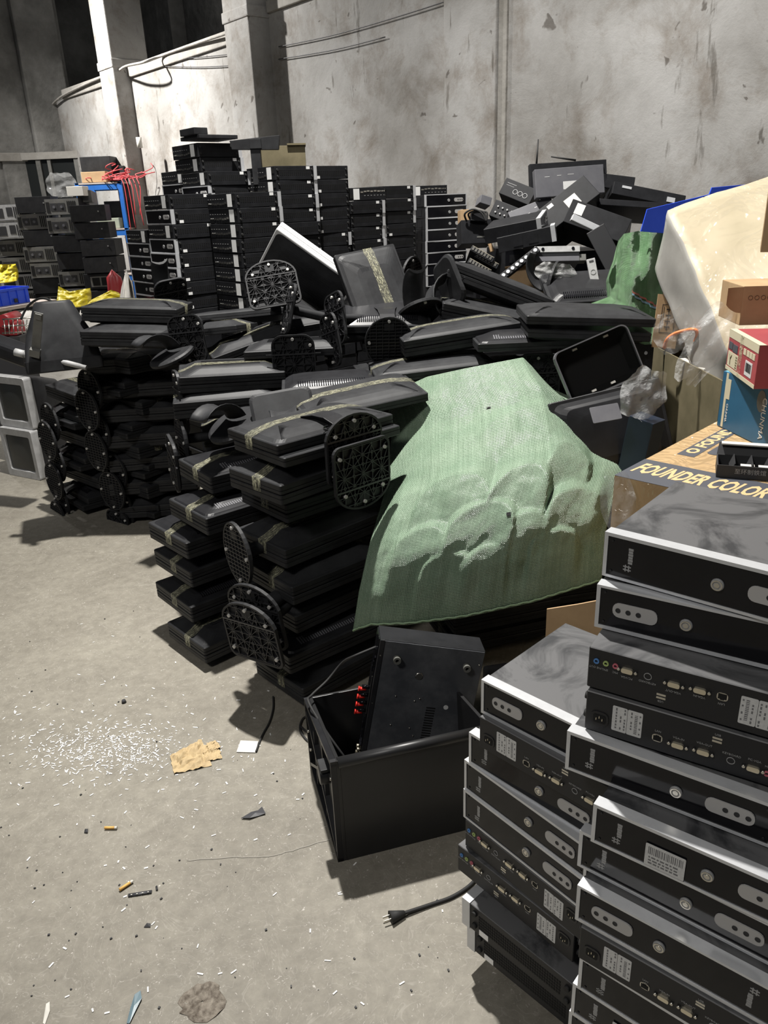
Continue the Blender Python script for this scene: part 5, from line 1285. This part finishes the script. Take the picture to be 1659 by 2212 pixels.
for k in range(3): m.tube(smooth_path([aty(1008 + 10 * k, 478, 5.0), aty(1004 + 8 * k, 462, 4.98), aty(1022 + 8 * k, 452 + 3 * k, 4.96), aty(1040 + 6 * k, 460, 4.95), aty(1050, 478 + 2 * k, 4.94)], 5), .006, 6)
o = m.build('cable_bundle', MT['rubber']); tag(o, 'looped black adapter cables right of the front facing column', 'cable')
face_box('power_adapter', 'black power adapter under the looped cables', 'device', 1033, 468, 4.98, (.97, .0, -.1), (.1, .3, .95), (.09, .05, .05), 'black_satin', None, None)
# on top of the columns
face_box('cardboard_box', 'brown cardboard box standing on the columns before the grey pillar', 'box', 612, 338, 5.35, (.99, .1, -.01), (0, .05, 1), (.28, .125, .2), 'cardboard_dark', lambda q, w, h, d: part(q, 'torn_flap', 'cardboard_dark', [(w * .1, w * .52, h / 2, h / 2 + .01, -.12, .02)]), None)
m = MB(); m.bb(-.03, .03, -.02, .02, -.20, 0); m.hexa([V((-.14, -.02, .0)), V((.14, -.02, -.01)), V((.14, .02, -.01)), V((-.14, .02, .0)), V((-.15, -.02, .05)), V((.155, -.02, .07)), V((.155, .02, .07)), V((-.15, .02, .05))]); m.bb(-.03, .04, -.03, .02, .0, .055)
o = m.build('mounting_bracket', MT['black_plastic'], None, .003); o.location = aty(552, 322, 5.15); tag(o, 'black T shaped bracket standing by the brown cardboard box', 'bracket')
m = MB(); m.bb(-.13, .13, -.12, .12, 0, .022); m.bb(-.15, -.06, -.1, .08, .022, .06); o = m.build('black_tray', MT['black_plastic'], None, .004); c = aty(452, 303, 5.2); o.matrix_world = T(c.x, c.y, c.z) @ rz(R(40)); tag(o, 'black tray with a block lying on the highest pair of control units', 'tray')

# ---------------------------------------------------------------- far left: old tower cases, shelf, bench
GT = 'old tower cases stacked in the far left corner'
def tower_proto(kind):
    root = thing('tower_case', 't', 'computer', MX.Identity(4), GT); w, h, d = .41, .185, .42
    MB().bb(-w / 2, w / 2, 0, d, 0, h).build('casing', MT['black_metal'], root, .003)
    if kind == 0:
        m = MB(); m.bb(-w * .49, w * .49, -.004, 0, .004, h - .004); m.build('rear_plate', MT['beige_metal'], root)
        for x in (-.10, -.01): part(root, 'fan_grille', 'ink', [(x - .042, x + .042, -.006, -.003, .05, .135)]); part(root, 'fan_hub', 'grey_metal', (), [((x, -.009, .092), (x, -.005, .092), .016)])
        part(root, 'card_slot', 'void_black', [(.06 + k * .022, .073 + k * .022, -.006, -.003, .03, .155) for k in range(5)])
        part(root, 'socket_recess', 'void_black', [(-w * .47, -w * .37, -.006, -.003, .03, .15)])
    elif kind == 1:
        m = MB(); m.bb(-w * .3, w * .3, -.004, 0, .03, h - .03); m.build('rear_plate', MT['beige_metal'], root)
        for x in (-.055, .055): part(root, 'opening', 'void_black', [(x - .045, x + .045, -.006, -.003, .045, h - .045)])
    elif kind == 2:
        m = MB(); m.bb(-w * .49, w * .49, -.004, 0, .004, h - .004); m.build('rear_plate', MT['silver_plastic'], root)
        part(root, 'opening', 'ink', [(-w * .4, -w * .05, -.006, -.003, .03, .14), (.02, .09, -.006, -.003, .05, .15)])
        part(root, 'card_slot', 'void_black', [(.105 + k * .022, .117 + k * .022, -.006, -.003, .03, .155) for k in range(4)])
    else:
        part(root, 'front_panel', 'black_plastic', [(-w * .49, w * .49, -.006, 0, .004, h - .004)])
        part(root, 'power_button', 'grey_mark', (), [((w * .3, -.010, h * .6), (w * .3, -.005, h * .6), .008)])
    return root
TPp = {}
def tower(kind, M, label):
    if kind not in TPp: TPp[kind] = tower_proto(kind); TPp[kind]['_proto'] = 1
    return dup(TPp[kind], M, label, GT)
rt = random.Random(77)
for ci, (px, top, kinds, nm) in enumerate(((4, 438, (2, 2, 0, 0, 2, 0, 1, 0), 'the bright left stack'), (68, 424, (3, 0, 3, 0, 0, 3, 1, 0), 'the second stack from the left'), (130, 424, (0, 0, 3, 3, 0, 0, 3, 1), 'the third stack from the left'), (193, 440, (3, 3, 3, 3, 1, 3, 3, 1), 'the dark stack under the blue shelf'))):
    c = aty(px, top, 10.2 - .06 * ci); z = c.z; i = 0; n = int(z / .19); sp_ = z / n
    while i < n:
        M = T(c.x + rt.uniform(-.03, .03), c.y + rt.uniform(-.03, .03), z - sp_) @ rz(R(6 + rt.uniform(-4, 4)))
        tower(kinds[i % 8], M, 'old tower case, %s from the top in %s' % (ORD[i], nm) if i else 'old tower case topmost in %s' % nm); z -= sp_; i += 1
# odds on top of the towers
m = MB(); m.bb(-.1, .1, -.1, .1, 0, .11); o = m.build('white_box', MT['paper'], None, .004); c = aty(160, 420, 10.1); o.matrix_world = T(c.x, c.y + .15, 2.0 - .0); tag(o, 'small white box lying on the old tower cases', 'box')
o.location.z = aty(160, 424, 10.2).z
face_box('grey_case', 'grey case lying on the third stack of old tower cases', 'computer', 182, 424, 10.3, (1, .1, 0), (0, .1, 1), (.17, .14, .3), 'beige_metal', None, None)
# blue shelf
def shelf():
    a = aty(166, 396, 11.0); b = aty(258, 390, 11.0); L_ = (b - a).length; zt = a.z
    root = thing('shelf_rack', 'blue steel shelf rack standing behind the old tower cases', 'shelf', T(a.x, a.y, 0) @ rz(math.atan2(b.y - a.y, b.x - a.x)))
    for y in (0, .62):
        for x in (0, L_): MB().bb(x - .025, x + .025, y - .02, y + .02, 0, zt).build('post', MT['blue_frame'], root)
        for z in (zt - .05, zt - .62, zt - 1.2, .3): MB().bb(.026, L_ - .026, y - .015, y + .015, z - .04, z + .03).build('beam', MT['blue_frame'], root)
    for z in (zt - .02, zt - .59, zt - 1.17, .33):
        MB().bb(-.02, L_ + .02, -.02, .64, z, z + .018).build('shelf_board', MT['wood_top'], root)
    m = MB(); m.tube([V((L_, .0, zt - 1.0)), V((L_, .62, zt - .6))], .012, 6); m.build('brace', MT['blue_frame'], root)
    return a, b, zt
sa, sb, szt = shelf()
def onshelf(name, label, cat, u, dy, dims, mtl, z=None, yaw=0, extra=None):
    p = sa.lerp(sb, u); root = thing(name, label, cat, T(p.x, p.y + dy, z if z is not None else szt + .002) @ rz(R(yaw)))
    w, d, h = dims; MB().bb(-w / 2, w / 2, 0, d, 0, h).build('body', MT[mtl], root, .006)
    return root
onshelf('black_carton', 'tall black carton on top of the blue shelf', 'box', .38, .22, (.40, .3, .32), 'black_plastic')
onshelf('black_carton', 'lower black carton on the right end of the blue shelf', 'box', .82, .28, (.20, .3, .20), 'black_plastic')
onshelf('cardboard_box', 'flattened brown carton lying at the front of the blue shelf', 'box', .40, .02, (.32, .16, .13), 'cardboard')
onshelf('shelf_bundle', 'pale green bundle lying inside the blue shelf', 'bundle', .55, .05, (.30, .25, .13), 'bundle_green', szt - .57)
onshelf('shelf_carton', 'dark carton stored inside the blue shelf', 'box', .75, .2, (.35, .3, .34), 'black_plastic', szt - .57)
m = MB(); r = random.Random(4); c = sa.lerp(sb, .9)
for k in range(16):
    p = [V((c.x + r.uniform(-.22, .10), c.y + r.uniform(-.05, .2), szt + .03))]
    for q in range(7): p.append(p[-1] + V((r.uniform(-.1, .14), r.uniform(-.06, .06), r.uniform(-.03, .05))))
    for q in p: q.z = max(q.z, szt + .025)
    m.tube(smooth_path(p, 3), .006, 5)
for k in range(5):
    x = c.x + .10 + .05 * k; m.tube(smooth_path([V((x, c.y - .06, szt + .03)), V((x + .04, c.y - .10, szt - .1)), V((x + r.uniform(-.02, .08), c.y - .1, szt - r.uniform(.35, .75)))], 4), .006, 5)
o = m.build('red_wire_tangle', MT['red_wire']); tag(o, 'tangle of red wire on the blue shelf hanging down its side', 'wire', None, 'stuff')
# glazed partition in the corner
def partition():
    a, b = aty(-70, 336, 13.2), aty(166, 338, 13.2); L_ = (b - a).length; zt = a.z
    root = thing('glazed_partition', 'grey framed glass partition in the far left corner', 'partition', T(a.x, a.y, 0) @ rz(math.atan2(b.y - a.y, b.x - a.x)))
    for x, w in ((0, .06), (L_ * .36, .05), (L_ * .64, .07), (L_ * .74, .05), (L_, .10)): MB().bb(x - w / 2, x + w / 2, -.04, .04, 0, zt - .1).build('post', MT['beige_metal'], root)
    MB().bb(-.1, L_ + .1, -.06, .06, zt - .10, zt).build('head_rail', MT['plaster_grey'], root)
    MB().bb(0, L_, -.03, .03, zt - 1.05, zt - .99).build('cross_rail', MT['silver_plastic'], root)
    MB().bb(0, L_, .0, .01, .5, zt - .1).build('glass', MT['dark_glass'], root)
    MB().bb(0, L_, -.02, .02, 0, .5).build('lower_panel', MT['beige_metal'], root)
partition()
film('grey crumpled film hanging on the glass partition', 132, 400, 13.05, .5, .35, 61, 0)
# bench with crate
def bench():
    a, b = aty(-60, 672, 8.0), aty(124, 642, 8.0); a.z = b.z = .80; a = atz(-60, 676, .80); b = atz(122, 646, .80)
    L_ = (b - a).length; root = thing('workbench', 'pale topped workbench at the left edge behind the monitors', 'table', T(a.x, a.y, 0) @ rz(math.atan2(b.y - a.y, b.x - a.x)))
    MB().bb(0, L_, 0, .75, .765, .80).build('bench_top', MT['wood_top'], root, .004)
    for x in (.05, L_ - .08):
        for y in (.05, .7): MB().bb(x - .025, x + .025, y - .025, y + .025, 0, .764).build('leg', MT['beige_metal'], root)
    MB().bb(.05, L_ - .08, .68, .70, .1, .76).build('back_panel', MT['cardboard_dark'], root)
    return a, b
ba, bb_ = bench()
d = (bb_ - ba).normalized(); n = V((-d.y, d.x, 0))
def crate():
    p = ba + d * ((bb_ - ba).length * .30) + n * .12; root = thing('storage_crate', 'blue plastic storage crate on the workbench', 'crate', T(p.x, p.y, .801) @ rz(math.atan2(d.y, d.x)))
    w, dd, h, t = .52, .34, .17, .008; m = MB()
    m.bb(0, w, 0, t, 0, h); m.bb(0, w, dd - t, dd, 0, h); m.bb(0, t, t, dd - t, 0, h); m.bb(w - t, w, t, dd - t, 0, h); m.bb(t, w - t, t, dd - t, 0, t); m.build('crate_shell', MT['blue_plastic'], root)
    m = MB(); m.bb(-.012, w + .012, -.012, 0, h - .025, h); m.bb(w, w + .012, 0, dd, h - .025, h); m.build('rim', MT['blue_plastic'], root)
    for k in range(5): MB().bb(.03 + k * .11, .042 + k * .11, -.010, 0, .005, h - .025).build('rib', MT['blue_plastic'], root)
    MB().bb(.3, .34, -.02, -.01, .02, .06).build('dark_clip', MT['ink'], root)
crate()
def lump(name, label, cat, px, py, y, w, h, mtl, seed, group=None, rot=0, peak=0, dep=.5, tofloor=False):
    m = MB(); rows = []; N = 16
    c = aty(px, py, y); base = -(c.z) if tofloor else -h / 2
    for j in range(N + 1):
        v = j / N; row = []
        for i in range(20):
            a = 2 * pi * i / 20; rad = (.5 * (1 - .55 * v ** (2.2 - peak)) if v < .999 else .02)
            if v < .12: rad *= .85 + v
            k = 1 + .35 * vnoise(cos(a) * 1.2, sin(a) * 1.2, v * 2 + seed, 1.3) + .16 * vnoise(cos(a), sin(a), v * 3 + seed, 3.3)
            row.append(V((w * rad * cos(a) * k, w * dep * rad * sin(a) * k, lerp(base, h / 2, v) + .06 * h * vnoise(cos(a), sin(a), seed, 2))))
        rows.append(row)
    m.grid(rows, True, True); m.add(rows[0], [tuple(range(20))]); m.add(rows[-1], [tuple(range(20))])
    o = m.build(name, MT[mtl]); o.matrix_world = T(c) @ rz(R(rot)); return tag(o, label, cat, group)
def cloth(name, label, cat, outline, y, mtl, seed, amp=.05, thick=.05, n=26):
    B, Tp, Lf, Rt = outline
    rows, uvs = coons(B, Tp, Lf, Rt, lambda u, v: y + .25 * (v - .5) + .1 * (2 * u - 1) ** 2, n, n, lambda u, v: amp * vnoise(u * 1.5, v, seed, 3.5) + amp * .5 * vnoise(u, v, seed + 2, 9), thick)
    o = uvmesh(name, rows, uvs, MT[mtl]); return tag(o, label, cat)
cloth('yellow_bag', 'yellow plastic bag draped over the right end of the workbench', 'bag', ([(118, 672), (150, 664), (188, 662)], [(126, 618), (150, 630), (195, 622)], [(118, 672), (124, 640), (126, 618)], [(188, 662), (192, 640), (195, 622)]), 7.4, 'yellow_cloth', 3, .07, .25)
cloth('yellow_bag', 'small crumpled yellow bag lying right of the draped one', 'bag', ([(186, 662), (220, 656), (258, 652)], [(196, 648), (225, 634), (240, 626), (256, 632)], [(186, 662), (190, 655), (196, 648)], [(258, 652), (258, 640), (256, 632)]), 7.2, 'yellow_cloth', 8, .06, .3)
cloth('yellow_bag', 'yellow bag standing behind the blue crate', 'bag', ([(-20, 612), (10, 610), (36, 606)], [(-20, 572), (10, 571), (34, 570)], [(-20, 612), (-20, 590), (-20, 572)], [(36, 606), (35, 588), (34, 570)]), 9.3, 'yellow_cloth', 13, .06, .2)
cloth('white_bag', 'white plastic bag propped against the silver front column', 'bag', ([(240, 890), (275, 893), (305, 888)], [(262, 622), (272, 583), (276, 590), (280, 618)], [(240, 890), (250, 700), (262, 622)], [(305, 888), (292, 700), (280, 618)]), 6.2, 'white_cloth', 21, .05, .2)
for k, (px, py, y, w, h) in enumerate(((225, 690, 7.2, .75, .3),)): lump('white_bundle', 'grey white bundle on the floor under the yellow bags', 'bundle', px, py, y, w, h, 'white_cloth', 3 + k, None, 0, 0, .7, True)
lump('white_bundle', 'large off white bundle under the workbench', 'bundle', 70, 718, 6.6, .8, .35, 'white_cloth', 9, None, 0, 0, .6, True)
lump('red_bundle', 'dark red bundle standing behind the white plastic bag', 'bundle', 248, 622, 8.2, .25, .35, 'red_dark', 5, None, 0, 0, .7, True)
# red tool, wire basket
root = thing('bench_grinder', 'small red machine at the left edge under the workbench', 'machine', T(aty(14, 705, 5.6)))
MB().bb(-.14, .10, -.08, .08, -.06, .04).build('machine_body', MT['red_dark'], root, .02, 3); m = MB(); m.cyl((.04, -.12, .05), (.04, .10, .05), .045, n=16); m.build('wheel', MT['red_dark'], root)
MB().bb(-.16, .12, -.1, .1, -aty(14, 705, 5.6).z, -.061).build('stand_block', MT['ink'], root)
m = MB()
for k in range(7):
    a, b = aty(8 + 10 * k, 690, 5.35), aty(12 + 9 * k, 722, 5.3); m.tube([a, b], .004, 5)
for k in range(3): m.tube([aty(5, 690 + 15 * k, 5.35), aty(80, 686 + 15 * k, 5.3)], .005, 5)
o = m.build('wire_basket', MT['steel']); tag(o, 'wire basket leaning left of the upturned tube monitor', 'basket')
m = MB(); m.tube(smooth_path([aty(45, 690, 5.0), aty(60, 662, 5.0), aty(85, 645, 4.9), aty(110, 650, 4.7), aty(120, 670, 4.5), aty(118, 700, 4.35), aty(105, 740, 4.2)], 6), .007, 7); o = m.build('black_cable', MT['rubber']); tag(o, 'thick black cable arching over the upturned tube monitor', 'cable')
mat('pale_scratch', (.275, .258, .225), .8)
# ---------------------------------------------------------------- cables on the wall
def wallpt(px, py, off=.03):
    s, z = s_of(px, py, off); return wall_at(s, off, z)
m = MB(); m.tube(smooth_path([wallpt(112, 228, .05), wallpt(135, 207, .06), wallpt(200, 175, .06), wallpt(250, 156, .08), wallpt(272, 143, .26), wallpt(312, 134, .26), wallpt(345, 122, .06), wallpt(400, 102, .05), wallpt(540, 55, .1)], 6), .015, 8); o = m.build('conduit', MT['plaster_grey']); tag(o, 'pale conduit pipe running under the wall ledge', 'pipe')
m = MB(); m.tube(smooth_path([wallpt(96, 283, .05), wallpt(110, 232, .06), wallpt(128, 212, .06)], 4), .015, 8); o = m.build('conduit', MT['plaster_grey']); tag(o, 'pale conduit pipe bending down in the far corner', 'pipe')
for k, (pts, lb) in enumerate((([(602, 101), (720, 76), (860, 36), (985, -4)], 'thin dark cable running along the upper wall right of the middle pillar'), ([(602, 128), (720, 108), (832, 80)], 'lower thin cable on the wall right of the middle pillar'), ([(330, 128), (430, 124), (542, 112)], 'thin cable crossing the wall between the two pillars'), ([(322, 142), (430, 145), (540, 139)], 'lower thin cable between the two pillars'))):
    m = MB(); m.tube(smooth_path([wallpt(a, b, .02) for a, b in pts], 6), .0045, 6); tag(m.build('wall_cable', MT['shard_grey']), lb, 'cable')
m = MB(); m.cyl((0, 0, -.06), (0, 0, .06), .035, n=12); o = m.build('insulator', MT['paper']); o.location = wallpt(301, 308, .28); tag(o, 'small pale knob fixed to the left pillar', 'fitting')
# ---------------------------------------------------------------- litter on the floor
rl = random.Random(99)
m = MB()
def flake(x, y, l, w, a, z=.0012):
    m.box((x, y, z), (l, w, .0016), MX.Rotation(a, 3, 'Z'))
for k in range(620):
    if k < 420: px = rl.gauss(215, 100); py = 1615 + rl.gauss(0, 34) - .0 * px
    else: px = rl.uniform(-10, 980); py = rl.uniform(1330, 2190) if rl.random() < .3 else rl.gauss(1650, 150)
    if px > 660 - max(0, (1700 - py)) * .2 and py < 1850: continue
    if py < 1340: continue
    if px > 780 and py > 1500 and py < 1900: continue
    p = atz(px, py, 0); flake(p.x, p.y, rl.uniform(.007, .016), rl.uniform(.0025, .0045), rl.uniform(0, pi))
for k in range(420):
    px, py = rl.gauss(250, 90), rl.gauss(1620, 26)
    p = atz(px, py, 0); flake(p.x, p.y, rl.uniform(.002, .006), rl.uniform(.0015, .0035), rl.uniform(0, pi), .0009)
o = m.build('plastic_flakes', MT['white_flake']); tag(o, 'scatter of white plastic flakes on the concrete floor', 'litter', None, 'stuff')
m = MB()
for k in range(110):
    px, py = rl.uniform(0, 980), rl.uniform(1300, 2200)
    if px > 340 and py < 1560: continue
    if px > 680 and py < 1860: continue
    p = atz(px, py, 0); q = rl.uniform(.002, .006)
    m.box((p.x, p.y, q * .3), (q, q * rl.uniform(.5, 1), q * .6), MX.Rotation(rl.uniform(0, pi), 3, 'Z'))
o = m.build('dark_grit', MT['ink']); tag(o, 'scatter of dark grit on the concrete floor', 'litter', None, 'stuff')
def flat(name, label, cat, pts, mtl, h=.003, curl=0, bevel=0, thick=.0016):
    P = [atz(*p, 0) for p in pts]; c = sum(P, V()) / len(P); m = MB(); 
    n = len(P); r = random.Random(len(label))
    zz = [h * r.uniform(.2, 1) + curl * r.random() for _ in P]
    top = [V((p.x - c.x, p.y - c.y, z + thick)) for p, z in zip(P, zz)]; bot = [V((p.x, p.y, max(.0006, p.z - thick))) for p in top]
    mid = V((0, 0, h + thick)); vs = top + bot + [mid, V((0, 0, h))]
    m.add(vs, [(i, (i + 1) % n, 2 * n) for i in range(n)] + [(n + (i + 1) % n, n + i, 2 * n + 1) for i in range(n)] + [(i, n + i, n + (i + 1) % n, (i + 1) % n) for i in range(n)])
    o = m.build(name, MT[mtl], None); o.location = (c.x, c.y, 0); return tag(o, label, cat)
root = thing('brown_paper', 'crumpled brown paper lying on the floor', 'paper', T(atz(412, 1642, 0)))
def sheet(pts, nm, z0, seed, amp):
    c = atz(412, 1642, 0); rows = []; N = 14
    for j in range(N + 1):
        row = []
        for i in range(N + 1):
            u, v = i / N, j / N; a, b = [lerp(pts[0][k], pts[1][k], u) for k in (0, 1)], [lerp(pts[3][k], pts[2][k], u) for k in (0, 1)]
            p = atz(lerp(a[0], b[0], v), lerp(a[1], b[1], v) , 0) - c; e = min(u, v, 1 - u, 1 - v) * 2
            row.append(V((p.x + .006 * vnoise(u, v, seed, 6), p.y + .006 * vnoise(v, u, seed, 6), z0 + max(0, amp * (.5 + vnoise(u, v, seed, 3.2)) * (.3 + e) + amp * .4 * vnoise(u, v, seed + 3, 9)))))
        rows.append(row)
    m = MB(); m.grid(rows, False); return m.build(nm, MT['kraft'], root)
sheet([(376, 1674), (458, 1655), (436, 1598), (368, 1636)], 'sheet', .002, 3, .022); sheet([(440, 1648), (480, 1640), (470, 1605), (440, 1612)], 'sheet', .003, 8, .010); sheet([(452, 1628), (478, 1618), (466, 1603), (446, 1610)], 'sheet', .008, 12, .006)
flat('white_card', 'white printed card on the floor beside the thin cord', 'card', [(511, 1626), (552, 1627), (558, 1603), (520, 1601)], 'paper', .002)
flat('black_shard', 'black plastic shard on the floor before the casing', 'shard', [(521, 1770), (543, 1757), (562, 1752), (566, 1744), (574, 1760), (560, 1764), (540, 1771)], 'shard_grey', .006)
flat('blue_strip', 'blue grey plastic strip on the floor at the bottom edge', 'strip', [(274, 2212), (282, 2180), (292, 2152), (304, 2142), (307, 2160), (296, 2182), (280, 2214)], 'blue_grey', .006)
flat('white_strip', 'narrow white strip on the floor at the lower left', 'strip', [(93, 2212), (100, 2170), (108, 2166), (108, 2185), (98, 2214)], 'paper', .004)
def butt(p, q, label):
    a, b = atz(*p, .006), atz(*q, .006); root = thing('cigarette_end', label, 'cigarette end', T(a)); d = b - a
    m = MB(); m.cyl((0, 0, 0), d * .8, .0042, n=10); m.build('filter', MT['filter_tan'], root); m = MB(); m.cyl(d * .8, d, .0041, n=10); m.build('paper_end', MT['paper'], root)
butt((258, 1922), (287, 1903), 'tan cigarette end lying next to the dark slotted strip'); butt((226, 1788), (253, 1788), 'pale yellow cigarette end lying alone on the floor')
root = thing('slotted_strip', 'dark slotted plastic strip next to a cigarette end', 'strip', T(atz(277, 1934, 0))); c = atz(277, 1934, 0)
m = MB(); m.tube([atz(277, 1934, .003) - c, atz(328, 1926, .003) - c], .0055, 8, False, .5); m.build('strip_body', MT['shard_grey'], root)
for k in range(4):
    p = atz(284 + 12 * k, 1932.6 - 1.9 * k, .007) - c; MB().box(p, (.004, .002, .0015)).build('slot', MT['paper'], root)
flat('dark_chip', 'small dark chip on the floor left of the pale cigarette end', 'chip', [(182, 1800), (190, 1801), (191, 1793), (184, 1793)], 'ink', .004)
flat('dark_chip', 'small dark chip on the floor below the dark slotted strip', 'chip', [(311, 2004), (325, 2004), (326, 1998), (318, 1997)], 'ink', .004)
flat('dark_chip', 'dark square chip under the slotted strip end', 'chip', [(337, 1925), (342, 1924), (340, 1914), (336, 1916)], 'ink', .004)
m = MB(); p = atz(268, 1518, 0); m.cyl((p.x, p.y, 0), (p.x, p.y, .012), .009, .007, n=12); o = m.build('rubber_stop', MT['ink']); tag(o, 'small black rubber stop on the floor near the taped piles', 'stop')
# chipped hole in the concrete
m = MB(); r = random.Random(6); c = atz(437, 2165, 0); pts = []
for k in range(22):
    a = 2 * pi * k / 22; pts.append((.055 * r.uniform(.75, 1.1) * cos(a), .05 * r.uniform(.75, 1.1) * sin(a)))
rows = [[V((x * s, y * s, z + .003 * vnoise(x, y, s, 60))) for x, y in pts] for s, z in ((1.0, .0015), (.86, .004), (.7, .0012), (.35, .0035), (.05, .002))]
m.grid(rows, True, True); o = m.build('chipped_patch', MT['chipped']); o.location = (c.x, c.y, 0); tag(o, 'round chipped patch of rough concrete at the bottom of the floor', 'patch')
m = MB(); m.tube([p + V((.004 * vnoise(p.x, p.y, 0, 40), .006 * vnoise(p.x, p.y, 3, 40), 0)) for p in smooth_path([atz(405, 1858, .0008), atz(500, 1852, .0008), atz(590, 1848, .0008), atz(660, 1828, .0008), atz(742, 1806, .0008)], 8)], .0022, 6, False, .3); tag(m.build('scratch', MT['pale_scratch']), 'pale scratch across the concrete floor before the casing', 'scratch')
# cords
m = MB(); m.tube(smooth_path([atz(553, 1624, .004), atz(566, 1590, .004), atz(582, 1560, .004), atz(590, 1530, .004), atz(590, 1505, .004)], 6), .0035, 7); o = m.build('thin_cord', MT['rubber']); tag(o, 'thin black cord running to the white card on the floor', 'cord')
m = MB(); m.tube(smooth_path([atz(684, 1612, .004), atz(662, 1598, .004), atz(648, 1575, .004), atz(655, 1552, .004), atz(675, 1545, .004)], 6), .004, 7); m.tube(smooth_path([atz(684, 1570, .004), atz(664, 1580, .006), atz(650, 1570, .004)], 6), .004, 7); o = m.build('extension_lead', MT['rubber']); tag(o, 'black cord curling on the floor left of the casing', 'cord')
root = thing('power_plug', 'black mains plug with its lead lying on the floor', 'plug', T(atz(850, 1980, 0)) ); c = atz(850, 1980, 0)
m = MB(); m.tube([q - c for q in smooth_path([atz(872, 1973, .010), atz(930, 1954, .006), atz(975, 1938, .006), atz(1012, 1915, .006), atz(1035, 1890, .006)], 6)], .0048, 8); m.build('lead', MT['rubber'], root)
a, b = atz(843, 1982, .013) - c, atz(874, 1972, .011) - c
m = MB(); m.cyl(a, b, .0165, .0065, n=14); m.build('plug_body', MT['rubber'], root)
d = (a - b).normalized(); s = V((-d.y, d.x, 0))
for k in (-1, 1):
    m = MB(); q = a + s * .006 * k; ang = math.atan2(d.y, d.x); m.box(q + d * .009, (.018, .0016, .006), MX.Rotation(ang, 3, 'Z')); m.build('blade', MT['steel'], root)
# label spots and the odd sticker on the heap
for o in [o for o in COL.objects if o.get('_proto')]:
    for c in list(o.children_recursive): bpy.data.objects.remove(c)
    bpy.data.objects.remove(o)
